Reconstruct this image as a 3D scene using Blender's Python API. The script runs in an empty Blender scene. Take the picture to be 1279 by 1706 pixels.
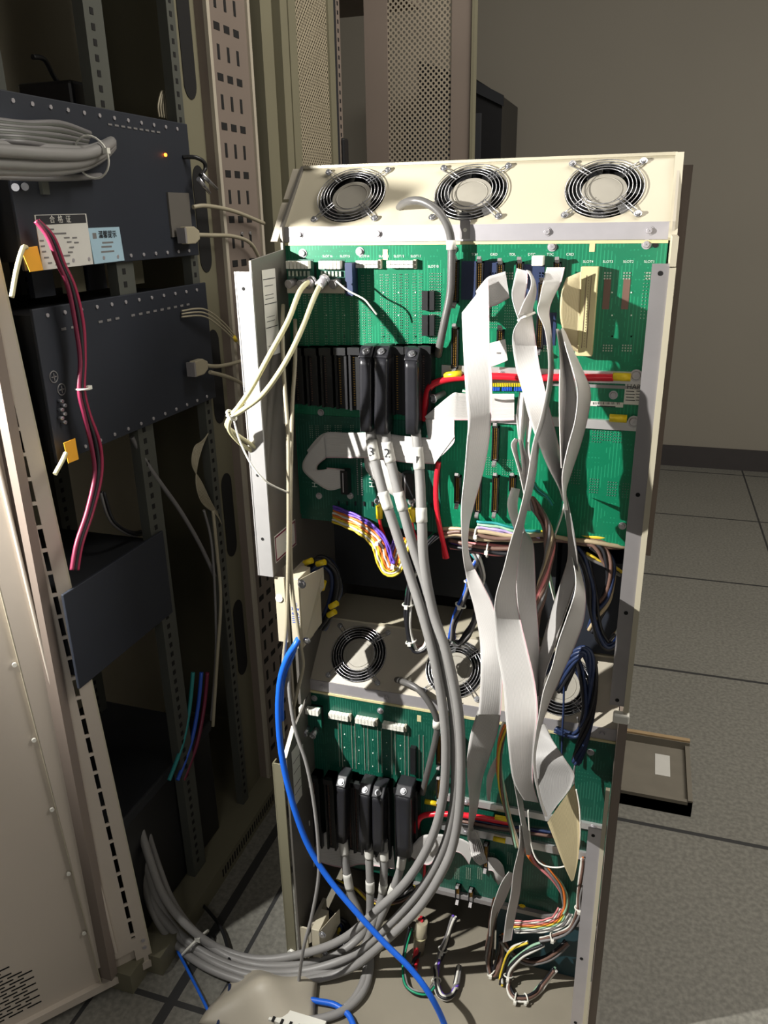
import bpy, bmesh, math, random
from math import pi, sin, cos, sqrt, radians, atan2
from mathutils import Vector, Matrix
random.seed(7)
S = bpy.context.scene
COL = S.collection

# ------------------------------------------------------------------ camera
F = 1321.0
PITCH, ROLL, YAW = radians(20.42), radians(-1.022), radians(-18.163)
CAM = Vector((.582, -1.267, 1.50))
def basis():
    f = Vector((sin(YAW), cos(YAW), 0)); r = Vector((cos(YAW), -sin(YAW), 0)); u = Vector((0, 0, 1))
    f2 = f * cos(PITCH) - u * sin(PITCH); u2 = u * cos(PITCH) + f * sin(PITCH)
    return r * cos(ROLL) + u2 * sin(ROLL), u2 * cos(ROLL) - r * sin(ROLL), f2
RX, UP, FW = basis()
cd = bpy.data.cameras.new('camera'); cam = bpy.data.objects.new('camera', cd); COL.objects.link(cam)
cam.matrix_world = Matrix(((RX.x, UP.x, -FW.x, CAM.x), (RX.y, UP.y, -FW.y, CAM.y), (RX.z, UP.z, -FW.z, CAM.z), (0, 0, 0, 1)))
cd.sensor_fit = 'VERTICAL'; cd.sensor_height = 36.0; cd.lens = 36.0 * F / 1706.0
cd.clip_start = .02; cd.clip_end = 60
S.camera = cam

# ------------------------------------------------------------------ light
S.view_settings.view_transform = 'Standard'; S.view_settings.look = 'None'
S.view_settings.gamma = 1; S.view_settings.use_curve_mapping = False
S.view_settings.exposure = 0.0
W = bpy.data.worlds.new('room_light'); S.world = W; W.use_nodes = True
W.node_tree.nodes['Background'].inputs[0].default_value = (.95, .93, .88, 1)
W.node_tree.nodes['Background'].inputs[1].default_value = .085
def lamp(name, kind, loc, aim, energy, color, **k):
    d = bpy.data.lights.new(name, kind); d.energy = energy; d.color = color
    for a, b in k.items(): setattr(d, a, b)
    o = bpy.data.objects.new(name, d); COL.objects.link(o); o.location = loc
    o.rotation_euler = (Vector(aim) - Vector(loc)).to_track_quat('-Z', 'Y').to_euler()
    return o
lamp('work_lamp', 'SPOT', (-.62, -.79, 1.64), (.30, .0, 1.06), 205, (1, .98, .93), spot_size=radians(92), spot_blend=.7, shadow_soft_size=.012)
lamp('ceiling_lamp', 'AREA', (2.1, .35, 3.0), (1.7, 1.7, 0), 62, (1, .95, .87), shape='RECTANGLE', size=1.6, size_y=1.0)  # added fill that brightens the right wall and floor, no visible fixture
lamp('aisle_lamp', 'AREA', (.75, .35, 2.9), (-.25, 1.5, 1.3), 14, (1, .94, .85), shape='RECTANGLE', size=.8, size_y=.4)  # added fill for the far perforated door and the left cabinet fronts
lamp('door_side_lamp', 'AREA', (.55, -2.2, 1.7), (-.5, -.5, .9), 3.6, (1, .97, .92), shape='RECTANGLE', size=.5, size_y=.5)  # added fill from behind the camera, brightens the open door

# ------------------------------------------------------------------ pixel -> world on a real plane
def at(px, py, v, ax=1):
    d = RX * ((px - 640) / F) + UP * ((853 - py) / F) + FW
    return CAM + d * ((v - CAM[ax]) / d[ax])

# ------------------------------------------------------------------ materials
def srgb(r, g, b):
    return tuple(((c / 255) / 12.92 if c / 255 <= .04045 else ((c / 255 + .055) / 1.055) ** 2.4) for c in (r, g, b)) + (1,)
def mat(name, col, rough=.5, metal=0, var=.06, scale=14, bump=0, spec=.5, emit=0):
    m = bpy.data.materials.new(name); m.use_nodes = True; nt = m.node_tree; N = nt.nodes; L = nt.links
    b = N['Principled BSDF']; b.inputs['Roughness'].default_value = rough; b.inputs['Metallic'].default_value = metal
    b.inputs['Specular IOR Level'].default_value = spec
    tc = N.new('ShaderNodeTexCoord'); no = N.new('ShaderNodeTexNoise'); no.inputs['Scale'].default_value = scale
    no.inputs['Detail'].default_value = 4
    L.new(tc.outputs['Object'], no.inputs['Vector'])
    mr = N.new('ShaderNodeMapRange'); mr.inputs[3].default_value = 1 - var * 2; mr.inputs[4].default_value = 1 + var * 2
    L.new(no.outputs['Fac'], mr.inputs[0])
    mx = N.new('ShaderNodeVectorMath'); mx.operation = 'SCALE'; mx.inputs[0].default_value = col[:3]
    L.new(mr.outputs[0], mx.inputs['Scale']); L.new(mx.outputs[0], b.inputs['Base Color'])
    if bump:
        bp = N.new('ShaderNodeBump'); bp.inputs['Strength'].default_value = bump; bp.inputs['Distance'].default_value = .002
        L.new(no.outputs['Fac'], bp.inputs['Height']); L.new(bp.outputs[0], b.inputs['Normal'])
    if emit:
        b.inputs['Emission Color'].default_value = col; b.inputs['Emission Strength'].default_value = emit
    return m
def mathn(nt, op, a, b=None, c=None):
    n = nt.nodes.new('ShaderNodeMath'); n.operation = op
    for i, v in enumerate((a, b, c)):
        if v is None: continue
        if isinstance(v, (int, float)): n.inputs[i].default_value = v
        else: nt.links.new(v, n.inputs[i])
    return n.outputs[0]

M = {}
M['cream'] = mat('cream_paint', srgb(190, 182, 160), .42, 0, .03, 5)
M['cream_dirty'] = mat('dusty_cream_paint', srgb(176, 168, 152), .5, 0, .09, 9)
M['base_dust'] = mat('dusty_base_steel', srgb(138, 131, 116), .7, 0, .10, 7)
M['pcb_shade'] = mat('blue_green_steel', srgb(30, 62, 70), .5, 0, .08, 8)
M['steel'] = mat('zinc_plated_steel', srgb(190, 186, 190), .38, .55, .05, 30)
M['steel_dull'] = mat('dull_zinc_steel', srgb(150, 146, 146), .5, .4, .08, 20)
M['panel_in'] = mat('panel_steel', srgb(112, 108, 102), .5, .35, .06, 8)
M['alu'] = mat('bright_aluminium', srgb(215, 213, 212), .3, .6, .04, 40)
M['dark'] = mat('dark_interior', srgb(34, 36, 40), .6, .1, .1, 6)
M['navy'] = mat('navy_black_paint', srgb(38, 42, 51), .55, .1, .06, 6)  # black panels, with a bluish haze put into their colour
M['black'] = mat('black_plastic', srgb(26, 26, 28), .38, 0, .1, 20)
M['hood'] = mat('glossy_black_hood', srgb(38, 38, 42), .28, 0, .15, 25)
M['grey_cable'] = mat('grey_cable_jacket', srgb(140, 138, 136), .45, 0, .04, 18)
M['cord'] = mat('dark_grey_cord', srgb(92, 90, 88), .4, 0, .05, 18)
M['cream_cable'] = mat('cream_cable_jacket', srgb(196, 190, 150), .45, 0, .06, 18)
M['beige_cable'] = mat('beige_cable_jacket', srgb(160, 152, 130), .5, 0, .06, 18)
M['blue'] = mat('blue_cable_jacket', srgb(28, 100, 215), .4, 0, .05, 18)
M['red'] = mat('red_cable_jacket', srgb(215, 30, 48), .35, 0, .05, 18)
M['dred'] = mat('dark_red_wire', srgb(118, 34, 62), .4, 0, .05, 18)
M['lug'] = mat('yellow_lug_sleeve', srgb(235, 205, 35), .4, 0, .05, 18)
M['white'] = mat('white_plastic', srgb(228, 226, 216), .45, 0, .03, 18)
M['paper'] = mat('paper_label', srgb(205, 203, 196), .7, 0, .03, 30)
M['paper_blue'] = mat('pale_blue_label', srgb(160, 190, 205), .7, 0, .03, 30)
M['orange_tag'] = mat('orange_tag', srgb(225, 160, 40), .6, 0, .04, 30)
M['ink'] = mat('ink', srgb(40, 40, 44), .7)
M['silk'] = mat('white_silkscreen', srgb(215, 225, 215), .7)
M['solder'] = mat('tinned_pins', srgb(175, 185, 170), .35, .5, .15, 60)
M['gold'] = mat('gold_contacts', srgb(205, 160, 80), .3, .7, .1, 60)
M['beige_conn'] = mat('beige_connector', srgb(206, 196, 150), .5, 0, .05, 20)
M['fan_hub'] = mat('dusty_fan_hub', srgb(150, 145, 134), .6, 0, .06, 40)
M['chrome'] = mat('chrome_wire', srgb(190, 190, 194), .25, .85, .04, 30)
M['brown_cabinet'] = mat('grey_beige_cabinet_paint', srgb(122, 110, 101), .55, .0, .06, 5)
M['door'] = mat('door_beige_paint', srgb(198, 187, 174), .45, 0, .03, 4)
M['green_cabinet'] = mat('olive_grey_cabinet_paint', srgb(116, 112, 92), .55, 0, .07, 5)
M['zinc_rail'] = mat('zinc_rail', srgb(88, 90, 84), .5, .3, .08, 10)
M['hole'] = mat('hole_dark', srgb(16, 15, 15), .9)
M['wood'] = mat('fibreboard', srgb(116, 110, 98), .8, 0, .08, 20)
M['wood_edge'] = mat('wood_edge', srgb(165, 140, 105), .75, 0, .1, 30)
M['baseboard'] = mat('dark_baseboard', srgb(60, 56, 56), .6)
M['led'] = mat('orange_led', srgb(255, 120, 40), .4, 0, 0, 10, emit=6)
for n, c in dict(w_violet=(110, 80, 190), w_white=(220, 218, 210), w_orange=(225, 120, 50), w_yellow=(230, 200, 60), w_green=(30, 150, 110),
                 w_brown=(110, 84, 74), w_black=(32, 32, 36), w_teal=(40, 140, 140), w_pink=(215, 130, 130), w_blue=(40, 90, 200),
                 w_mauve=(180, 160, 210), w_tan=(176, 158, 128), w_grey=(120, 118, 118), w_red=(190, 40, 50), w_crimson=(150, 36, 70), w_navy=(36, 50, 84), w_palegreen=(150, 190, 160)).items():
    M[n] = mat(n.replace('w_', '') + '_wire', srgb(*c), .42, 0, .04, 18)

def pcb_mat(name, base, line):
    m = mat(name, srgb(*base), .32, 0, .05, 8, spec=.6); nt = m.node_tree; N = nt.nodes; L = nt.links
    b = N['Principled BSDF']; src = b.inputs['Base Color'].links[0].from_socket
    tc = N.new('ShaderNodeTexCoord'); sp = N.new('ShaderNodeSeparateXYZ'); L.new(tc.outputs['Object'], sp.inputs[0])
    nz = N.new('ShaderNodeTexNoise'); nz.inputs['Scale'].default_value = 22; L.new(tc.outputs['Object'], nz.inputs[0])
    fx = mathn(nt, 'FRACT', mathn(nt, 'MULTIPLY', sp.outputs[0], 190))
    ln = mathn(nt, 'GREATER_THAN', fx, .72)
    ms = mathn(nt, 'GREATER_THAN', nz.outputs['Fac'], .5)
    k = mathn(nt, 'MULTIPLY', ln, ms)
    fz = mathn(nt, 'FRACT', mathn(nt, 'MULTIPLY', sp.outputs[2], 120))
    k2 = mathn(nt, 'MULTIPLY', mathn(nt, 'MULTIPLY', mathn(nt, 'GREATER_THAN', fx, .6), mathn(nt, 'GREATER_THAN', fz, .75)), mathn(nt, 'LESS_THAN', nz.outputs['Fac'], .42))
    kk = mathn(nt, 'MULTIPLY', mathn(nt, 'MAXIMUM', k, k2), .55)
    mx = N.new('ShaderNodeMix'); mx.data_type = 'RGBA'; L.new(kk, mx.inputs[0]); L.new(src, mx.inputs[6]); mx.inputs[7].default_value = srgb(*line)
    L.new(mx.outputs[2], b.inputs['Base Color'])
    return m
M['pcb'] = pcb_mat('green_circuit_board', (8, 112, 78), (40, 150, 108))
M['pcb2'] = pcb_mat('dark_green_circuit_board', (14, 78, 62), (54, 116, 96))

def ribbon_mat(name, col, edge, n=25):
    m = mat(name, srgb(*col), .5, 0, .03, 12); nt = m.node_tree; N = nt.nodes; L = nt.links
    b = N['Principled BSDF']; src = b.inputs['Base Color'].links[0].from_socket
    uv = N.new('ShaderNodeUVMap'); sp = N.new('ShaderNodeSeparateXYZ'); L.new(uv.outputs[0], sp.inputs[0])
    fr = mathn(nt, 'FRACT', mathn(nt, 'MULTIPLY', sp.outputs[0], n))
    tri = mathn(nt, 'ABSOLUTE', mathn(nt, 'SUBTRACT', fr, .5))
    gr = mathn(nt, 'GREATER_THAN', tri, .40)
    mx = N.new('ShaderNodeMix'); mx.data_type = 'RGBA'; L.new(mathn(nt, 'MULTIPLY', gr, .5), mx.inputs[0]); L.new(src, mx.inputs[6])
    mx.inputs[7].default_value = srgb(*[c * .62 for c in col])
    m2 = N.new('ShaderNodeMix'); m2.data_type = 'RGBA'; L.new(mathn(nt, 'MULTIPLY', mathn(nt, 'GREATER_THAN', sp.outputs[0], .968), .7), m2.inputs[0])
    L.new(mx.outputs[2], m2.inputs[6]); m2.inputs[7].default_value = srgb(*edge); L.new(m2.outputs[2], b.inputs['Base Color'])
    bp = N.new('ShaderNodeBump'); bp.invert = True; bp.inputs['Strength'].default_value = .5; bp.inputs['Distance'].default_value = .0006
    L.new(tri, bp.inputs['Height']); L.new(bp.outputs[0], b.inputs['Normal'])
    return m
M['ribbon'] = ribbon_mat('grey_ribbon_cable', (203, 200, 197), (205, 150, 160))
M['ribbon_beige'] = ribbon_mat('beige_ribbon_cable', (205, 190, 150), (190, 160, 110))
M['ribbon_dull'] = ribbon_mat('dull_grey_ribbon_cable', (160, 158, 156), (150, 140, 135))  # darker ribbon grey, standing in for shade on two of the ribbons

def perf_mat(name, col, nx, nz, r, ax=(1, 2)):
    m = mat(name, srgb(*col), .55); nt = m.node_tree; N = nt.nodes; L = nt.links; b = N['Principled BSDF']
    tc = N.new('ShaderNodeTexCoord'); sp = N.new('ShaderNodeSeparateXYZ'); L.new(tc.outputs['Object'], sp.inputs[0])
    u = mathn(nt, 'MULTIPLY', sp.outputs[ax[0]], nx); v = mathn(nt, 'MULTIPLY', sp.outputs[ax[1]], nz)
    def dots(off):
        a = mathn(nt, 'SUBTRACT', mathn(nt, 'FRACT', mathn(nt, 'ADD', u, off)), .5); c = mathn(nt, 'SUBTRACT', mathn(nt, 'FRACT', mathn(nt, 'ADD', v, off)), .5)
        return mathn(nt, 'LESS_THAN', mathn(nt, 'ADD', mathn(nt, 'MULTIPLY', a, a), mathn(nt, 'MULTIPLY', c, c)), r * r)
    k = mathn(nt, 'MAXIMUM', dots(0), dots(.5))
    tr = N.new('ShaderNodeBsdfTransparent'); ms = N.new('ShaderNodeMixShader')
    L.new(k, ms.inputs[0]); L.new(b.outputs[0], ms.inputs[1]); L.new(tr.outputs[0], ms.inputs[2])
    L.new(ms.outputs[0], N['Material Output'].inputs['Surface'])
    return m

def floor_mat():
    m = mat('granite_floor_tile', srgb(122, 120, 112), .55, 0, .04, 3); nt = m.node_tree; N = nt.nodes; L = nt.links; b = N['Principled BSDF']
    src = b.inputs['Base Color'].links[0].from_socket
    tc = N.new('ShaderNodeTexCoord'); sp = N.new('ShaderNodeSeparateXYZ'); L.new(tc.outputs['Object'], sp.inputs[0])
    n2 = N.new('ShaderNodeTexNoise'); n2.inputs['Scale'].default_value = 95; n2.inputs['Detail'].default_value = 3; L.new(tc.outputs['Object'], n2.inputs[0])
    mr = N.new('ShaderNodeMapRange'); mr.inputs[1].default_value = .35; mr.inputs[2].default_value = .65; mr.inputs[3].default_value = .78; mr.inputs[4].default_value = 1.16
    L.new(n2.outputs['Fac'], mr.inputs[0])
    vm = N.new('ShaderNodeVectorMath'); vm.operation = 'SCALE'; L.new(src, vm.inputs[0]); L.new(mr.outputs[0], vm.inputs['Scale'])
    def line(s, o, w):
        f = mathn(nt, 'FRACT', mathn(nt, 'DIVIDE', mathn(nt, 'ADD', s, o), .805))
        return mathn(nt, 'LESS_THAN', f, w)
    k = mathn(nt, 'MAXIMUM', line(sp.outputs[1], -.507 + 8.05, .016), line(sp.outputs[0], -.42 + 8.05, .012))
    for xc_, hw in ((-.216, .011), (-.122, .005)): k = mathn(nt, 'MAXIMUM', k, mathn(nt, 'LESS_THAN', mathn(nt, 'ABSOLUTE', mathn(nt, 'SUBTRACT', sp.outputs[0], xc_)), hw))
    mx = N.new('ShaderNodeMix'); mx.data_type = 'RGBA'; L.new(k, mx.inputs[0]); L.new(vm.outputs[0], mx.inputs[6]); mx.inputs[7].default_value = srgb(52, 52, 52)
    L.new(mx.outputs[2], b.inputs['Base Color'])
    return m
M['floor'] = floor_mat()
M['wall'] = mat('painted_wall', srgb(146, 140, 128), .8, 0, .04, 1.2, bump=.05)
M['perf'] = perf_mat('perforated_steel_sheet', (150, 140, 124), 62, 62, .24, (0, 2))
M['perf_y'] = perf_mat('perforated_beige_sheet', (160, 150, 128), 70, 70, .24, (1, 2))

# ------------------------------------------------------------------ mesh builder
class MB:
    def __init__(s): s.b = bmesh.new(); s.uv = None
    def box(s, a, b, m=None):
        (x0, y0, z0), (x1, y1, z1) = a, b
        v = [s.b.verts.new(p) for p in ((x0, y0, z0), (x1, y0, z0), (x1, y1, z0), (x0, y1, z0), (x0, y0, z1), (x1, y0, z1), (x1, y1, z1), (x0, y1, z1))]
        if m:
            for w in v: w.co = m @ w.co
        for f in ((0, 3, 2, 1), (4, 5, 6, 7), (0, 1, 5, 4), (1, 2, 6, 5), (2, 3, 7, 6), (3, 0, 4, 7)): s.b.faces.new([v[i] for i in f])
        return s
    def cb(s, c, d, m=None):
        c = Vector(c); h = Vector(d) / 2; return s.box(c - h, c + h, m)
    def prism(s, poly, off):
        off = Vector(off); a = [s.b.verts.new(Vector(p)) for p in poly]; b = [s.b.verts.new(Vector(p) + off) for p in poly]
        n = len(a); s.b.faces.new(a); s.b.faces.new(b[::-1])
        for i in range(n): s.b.faces.new((a[i], b[i], b[(i + 1) % n], a[(i + 1) % n]))
        return s
    def tube(s, pts, r, n=10, close=False, caps=True, taper=None):
        pts = [Vector(p) for p in pts]; rings = []; N = len(pts); up = None
        for i, p in enumerate(pts):
            if close: t = pts[(i + 1) % N] - pts[i - 1]
            else: t = pts[min(i + 1, N - 1)] - pts[max(i - 1, 0)]
            if t.length < 1e-9: t = Vector((0, 0, 1))
            t.normalize()
            if up is None: up = t.orthogonal().normalized()
            up = (up - t * up.dot(t)).normalized(); bn = t.cross(up)
            rr = r if taper is None else r * taper[i]
            rings.append([s.b.verts.new(p + up * (rr * cos(2 * pi * k / n)) + bn * (rr * sin(2 * pi * k / n))) for k in range(n)])
        for i in range(N if close else N - 1):
            A, B = rings[i], rings[(i + 1) % N]
            for k in range(n):
                f = s.b.faces.new((A[k], A[(k + 1) % n], B[(k + 1) % n], B[k])); f.smooth = True
        if not close and caps: s.b.faces.new(rings[0][::-1]); s.b.faces.new(rings[-1])
        return s
    def cyl(s, p, q, r, n=16, r2=None):
        return s.tube([p, q], r, n, taper=None if r2 is None else [1, r2 / r])
    def ring(s, c, r, wr, ax, n=40, k=6):
        c = Vector(c); a = Vector(ax).normalized(); u = a.orthogonal().normalized(); v = a.cross(u)
        return s.tube([c + u * (r * cos(2 * pi * i / n)) + v * (r * sin(2 * pi * i / n)) for i in range(n)], wr, k, close=True)
    def build(s, name, m, parent=None, loc=None, bevel=0):
        me = bpy.data.meshes.new(name); bmesh.ops.recalc_face_normals(s.b, faces=s.b.faces); s.b.to_mesh(me); s.b.free()
        me.materials.append(M[m] if isinstance(m, str) else m)
        o = bpy.data.objects.new(name, me); COL.objects.link(o)
        if parent is not None: o.parent = parent
        if bevel:
            md = o.modifiers.new('bevel', 'BEVEL'); md.width = bevel; md.segments = 2; md.limit_method = 'ANGLE'
        return o
def tag(o, label, cat, group=None):
    o['label'] = label; o['category'] = cat
    if group: o['group'] = group
    return o
def thing(name, label, cat, group=None):
    o = bpy.data.objects.new(name, None); COL.objects.link(o); o.empty_display_size = .02; return tag(o, label, cat, group)
def struct(o): o['kind'] = 'structure'; return o
def spline(P, sub=8):
    P = [Vector(p) for p in P]; out = []
    for i in range(len(P) - 1):
        a, b, c, d = P[max(i - 1, 0)], P[i], P[i + 1], P[min(i + 2, len(P) - 1)]
        for k in range(sub):
            t = k / sub
            out.append(.5 * ((2 * b) + (c - a) * t + (2 * a - 5 * b + 4 * c - d) * t * t + (3 * b - a - 3 * c + d) * t ** 3))
    out.append(P[-1]); return out
def pix(pts, ax=1):
    out = []
    for p in pts:
        q = at(p[0], p[1], p[2], ax)
        if q.z < .016: q = at(p[0], p[1], .016, 2)      # whatever reaches the ground rests on it
        out.append(q)
    return out
def text(s, size, m, parent, mx, name='lettering'):
    cu = bpy.data.curves.new('lettering', 'FONT'); cu.body = s; cu.size = size; cu.align_x = 'CENTER'; cu.align_y = 'CENTER'; cu.extrude = .0002
    o = bpy.data.objects.new('lettering_source', cu); COL.objects.link(o)
    bpy.context.view_layer.update()
    me = bpy.data.meshes.new_from_object(o.evaluated_get(bpy.context.evaluated_depsgraph_get()))
    bpy.data.objects.remove(o); bpy.data.curves.remove(cu)
    me.transform(mx); me.materials.clear(); me.materials.append(M[m]); r = bpy.data.objects.new(name, me); COL.objects.link(r); r.parent = parent
    return r
def frame(o, u, v):      # matrix with local x->u, y->v, origin o
    u = Vector(u).normalized(); v = Vector(v); v = (v - u * v.dot(u)).normalized(); n = u.cross(v); o = Vector(o)
    return Matrix(((u.x, v.x, n.x, o.x), (u.y, v.y, n.y, o.y), (u.z, v.z, n.z, o.z), (0, 0, 0, 1)))
def cable(name, label, cat, pts, r, m, group=None, ax=1, n=10, sub=8, world=False):
    P = pts if world else pix(pts, ax)
    o = MB().tube(spline(P, sub), r, n).build(name, m); return tag(o, label, cat, group)
def tie_on(parent, c, axis, r, m='white', name='cable_tie', wr=.0016):
    b = MB().ring(c, r, wr, axis, 20, 6); a = Vector(axis).normalized(); s = a.cross(Vector((0, 1, 0)))
    s = s.normalized() if s.length > .1 else Vector((1, 0, 0))
    b.cb(Vector(c) - Vector((0, r + .002, 0)), (.006, .006, .006)); return b.build(name, m, parent)
def harness(name, label, pts, cols, wr, group=None, cat='wire bundle', ties=(), ax=1, twist=.6, flat=None):
    t = thing(name, label, cat, group); P = spline(pix(pts, ax), 7); n = len(cols); ph = random.random() * 6
    for i, c in enumerate(cols):
        Q = []
        for j, p in enumerate(P):
            tt = (P[min(j + 1, len(P) - 1)] - P[max(j - 1, 0)])
            tt = tt.normalized() if tt.length > 1e-6 else Vector((0, 0, 1))
            u = tt.cross(Vector((0, 1, 0))); u = u.normalized() if u.length > .05 else Vector((1, 0, 0)); v = tt.cross(u)
            if flat: k = (i - (n - 1) / 2) * wr * 2.0; q = p + u * k + v * (sin(j * .9 + i * 2) * wr * .5)
            else:
                R = wr * (1.05 if n < 4 else 1.9 if n > 5 else 1.5); a = 2 * pi * i / n + j * .05 * twist + ph
                if n > 6 and i >= n - 1: R = 0
                q = p + u * (R * cos(a)) + v * (R * sin(a)) + Vector((sin(j * .5 + i), 0, cos(j * .4 + i * 2))) * wr * .35
            Q.append(q)
        MB().tube(Q, wr, 6).build('wire', M[c], t)
    for f in ties:
        j = int(f * (len(P) - 2)); tie_on(t, P[j], P[j + 1] - P[j], wr * (3.2 if n > 3 else 2.4))
    return t
B_ = 'grey ribbon cables hanging over the boards'
def ribbon(label, rows, m='ribbon', w=.066, group=None, name='ribbon_cable', sub=6, parent=None, cross=8, bow=0, out=False, push=0):
    Lp, Rp = [], []
    for ri, row in enumerate(rows):
        lx, ly, rx, ry, y = row[:5]; s = row[5] if len(row) > 5 else 1
        if group == B_ or out: y *= 1 + (.8 + push) * min(ri, 2) / 2
        a, b = at(lx, ly, y), at(rx, ry, y); d = (a - b).length
        dd = sqrt(max(w * w - d * d, 0)) * s / 2
        ya, yb = min(y - dd, -.006), min(y + dd, -.006)
        Lp.append(at(lx, ly, ya)); Rp.append(at(rx, ry, yb))
    A, B = spline(Lp, sub), spline(Rp, sub); b = bmesh.new(); uv = b.loops.layers.uv.new('UVMap'); G = []; H = []
    n = len(A)
    cen = [[A[i].lerp(B[i], k / cross) for k in range(cross + 1)] for i in range(n)]
    nor = []
    for i in range(n):
        t = cen[min(i + 1, n - 1)][cross // 2] - cen[max(i - 1, 0)][cross // 2]; u = B[i] - A[i]; q = t.cross(u)
        nor.append(q.normalized() if q.length > 1e-9 else Vector((0, -1, 0)))
    th = .0006
    for i in range(n):
        G.append([b.verts.new(p + nor[i] * (th + bow * sin(pi * k / cross))) for k, p in enumerate(cen[i])]); H.append([b.verts.new(p - nor[i] * (th - bow * sin(pi * k / cross))) for k, p in enumerate(cen[i])])
    def face(vs, us):
        f = b.faces.new(vs); f.smooth = True
        for l, (x, y) in zip(f.loops, us): l[uv].uv = (x, y)
    for i in range(n - 1):
        for k in range(cross):
            u0, u1, v0, v1 = k / cross, (k + 1) / cross, i / n, (i + 1) / n
            face((G[i][k], G[i][k + 1], G[i + 1][k + 1], G[i + 1][k]), ((u0, v0), (u1, v0), (u1, v1), (u0, v1)))
            face((H[i][k], H[i + 1][k], H[i + 1][k + 1], H[i][k + 1]), ((u0, v0), (u0, v1), (u1, v1), (u1, v0)))
        for k in (0, cross):
            f = b.faces.new((G[i][k], G[i + 1][k], H[i + 1][k], H[i][k]))
            for l in f.loops: l[uv].uv = (.5, .5)
    me = bpy.data.meshes.new(name); b.to_mesh(me); b.free(); me.materials.append(M[m])
    o = bpy.data.objects.new(name, me); COL.objects.link(o)
    if parent is not None: o.parent = parent; return o
    return tag(o, label, 'ribbon cable', group)
def screw(parent, c, r=.005, nrm=(0, -1, 0), m='steel', name='screw'):
    c = Vector(c); a = Vector(nrm).normalized(); b = MB()
    b.cyl(c, c + a * .0012, r * 1.35, 14); b.cyl(c + a * .0012, c + a * .0042, r, 14, r * .8)
    u = a.orthogonal().normalized(); v = a.cross(u)
    for q, w in ((u, v), (v, u)):
        b.prism([c + a * .0043 + q * r * .6 + w * r * .1, c + a * .0043 - q * r * .6 + w * r * .1, c + a * .0043 - q * r * .6 - w * r * .1, c + a * .0043 + q * r * .6 - w * r * .1], a * .0003)
    return b.build(name, m, parent)

# ================================================================== the setting
struct(MB().box((-4, -3, -.05), (4, 3.85, 0)).build('floor', 'floor'))
struct(MB().box((-4, 3.85, -.05), (4, 3.95, 3.2)).build('wall_back', 'wall'))
struct(MB().box((-4, 3.835, 0), (4, 3.85, .13)).build('baseboard_back', 'baseboard'))
struct(MB().box((-2.3, -3, -.05), (-2.2, 3.85, 3.2)).build('wall_left', 'wall'))
struct(MB().box((3.4, -3, -.05), (3.5, 3.85, 3.2)).build('wall_right', 'wall'))

# ================================================================== the switch rack
rack = thing('equipment_rack', 'tall cream steel rack with open back standing in the middle of the aisle', 'equipment rack')
def profile_panel(name, x, poly, th, m, parent): return MB().prism([(x, y, z) for y, z in poly], (th, 0, 0)).build(name, m, parent)
# left side panel, upper: follows the slope of the fan tray then steps forward to the flange
lu = profile_panel('side_panel', .004, [(-.13, .915), (-.13, 1.441), (-.012, 1.452), (-.012, 1.487), (.087, 1.582), (.5, 1.582), (.5, .915)], -.004, 'panel_in', rack)
MB().box((-.022, -.134, .915), (.005, -.130, 1.425)).box((-.024, -.134, .915), (-.021, -.120, 1.425)).build('flange', 'alu', lu)
MB().prism([(-.014, -.02, 1.465), (-.002, -.02, 1.465), (-.002, .03, 1.522), (-.014, .03, 1.522)], (0, .004, .003)).build('flange', 'cream_dirty', lu)
MB().prism([(-.014, .04, 1.53), (-.002, .04, 1.53), (-.002, .083, 1.576), (-.014, .083, 1.576)], (0, .004, .003)).build('flange', 'cream_dirty', lu)
b = MB()
for z in (1.40, 1.10, .985): b.cyl((-.010, -.1345, z), (-.010, -.1338, z), .0028, 12)
b.build('screw_hole', 'hole', lu)
# paper sheet and holes on the inside of that panel
ls = MB().box((.0045, -.098, 1.29), (.0052, -.05, 1.425)).build('paper_label', 'paper', lu); ls['label'] = 'pale paper label with printed tables'
b = MB()
for z in (1.335, 1.372, 1.41): b.box((.0053, -.096, z), (.0055, -.052, z + .0012))
for z in (1.30, 1.306, 1.345, 1.352, 1.38, 1.386, 1.40): b.box((.0053, -.092, z), (.0055, -.062, z + .0008))
b.build('printed_lines', 'ink', ls)
wl = MB().box((.0045, -.12, .935), (.0052, -.03, .985)).build('paper_label', 'paper', lu); wl['label'] = 'white label with a dark red border'
MB().box((.0053, -.118, .980), (.0056, -.032, .983)).box((.0053, -.118, .937), (.0056, -.032, .940)).box((.0053, -.118, .937), (.0056, -.115, .983)).box((.0053, -.035, .937), (.0056, -.032, .983)).build('label_border', 'dred', wl)
g = MB().ring((.006, .03, 1.01), .02, .0022, (1, 0, 0), 28).build('grommet_ring', 'cream', lu)
MB().cyl((.0042, .03, 1.01), (.005, .03, 1.01), .0195, 28).build('grommet_hole', 'cream_dirty', lu)
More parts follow.
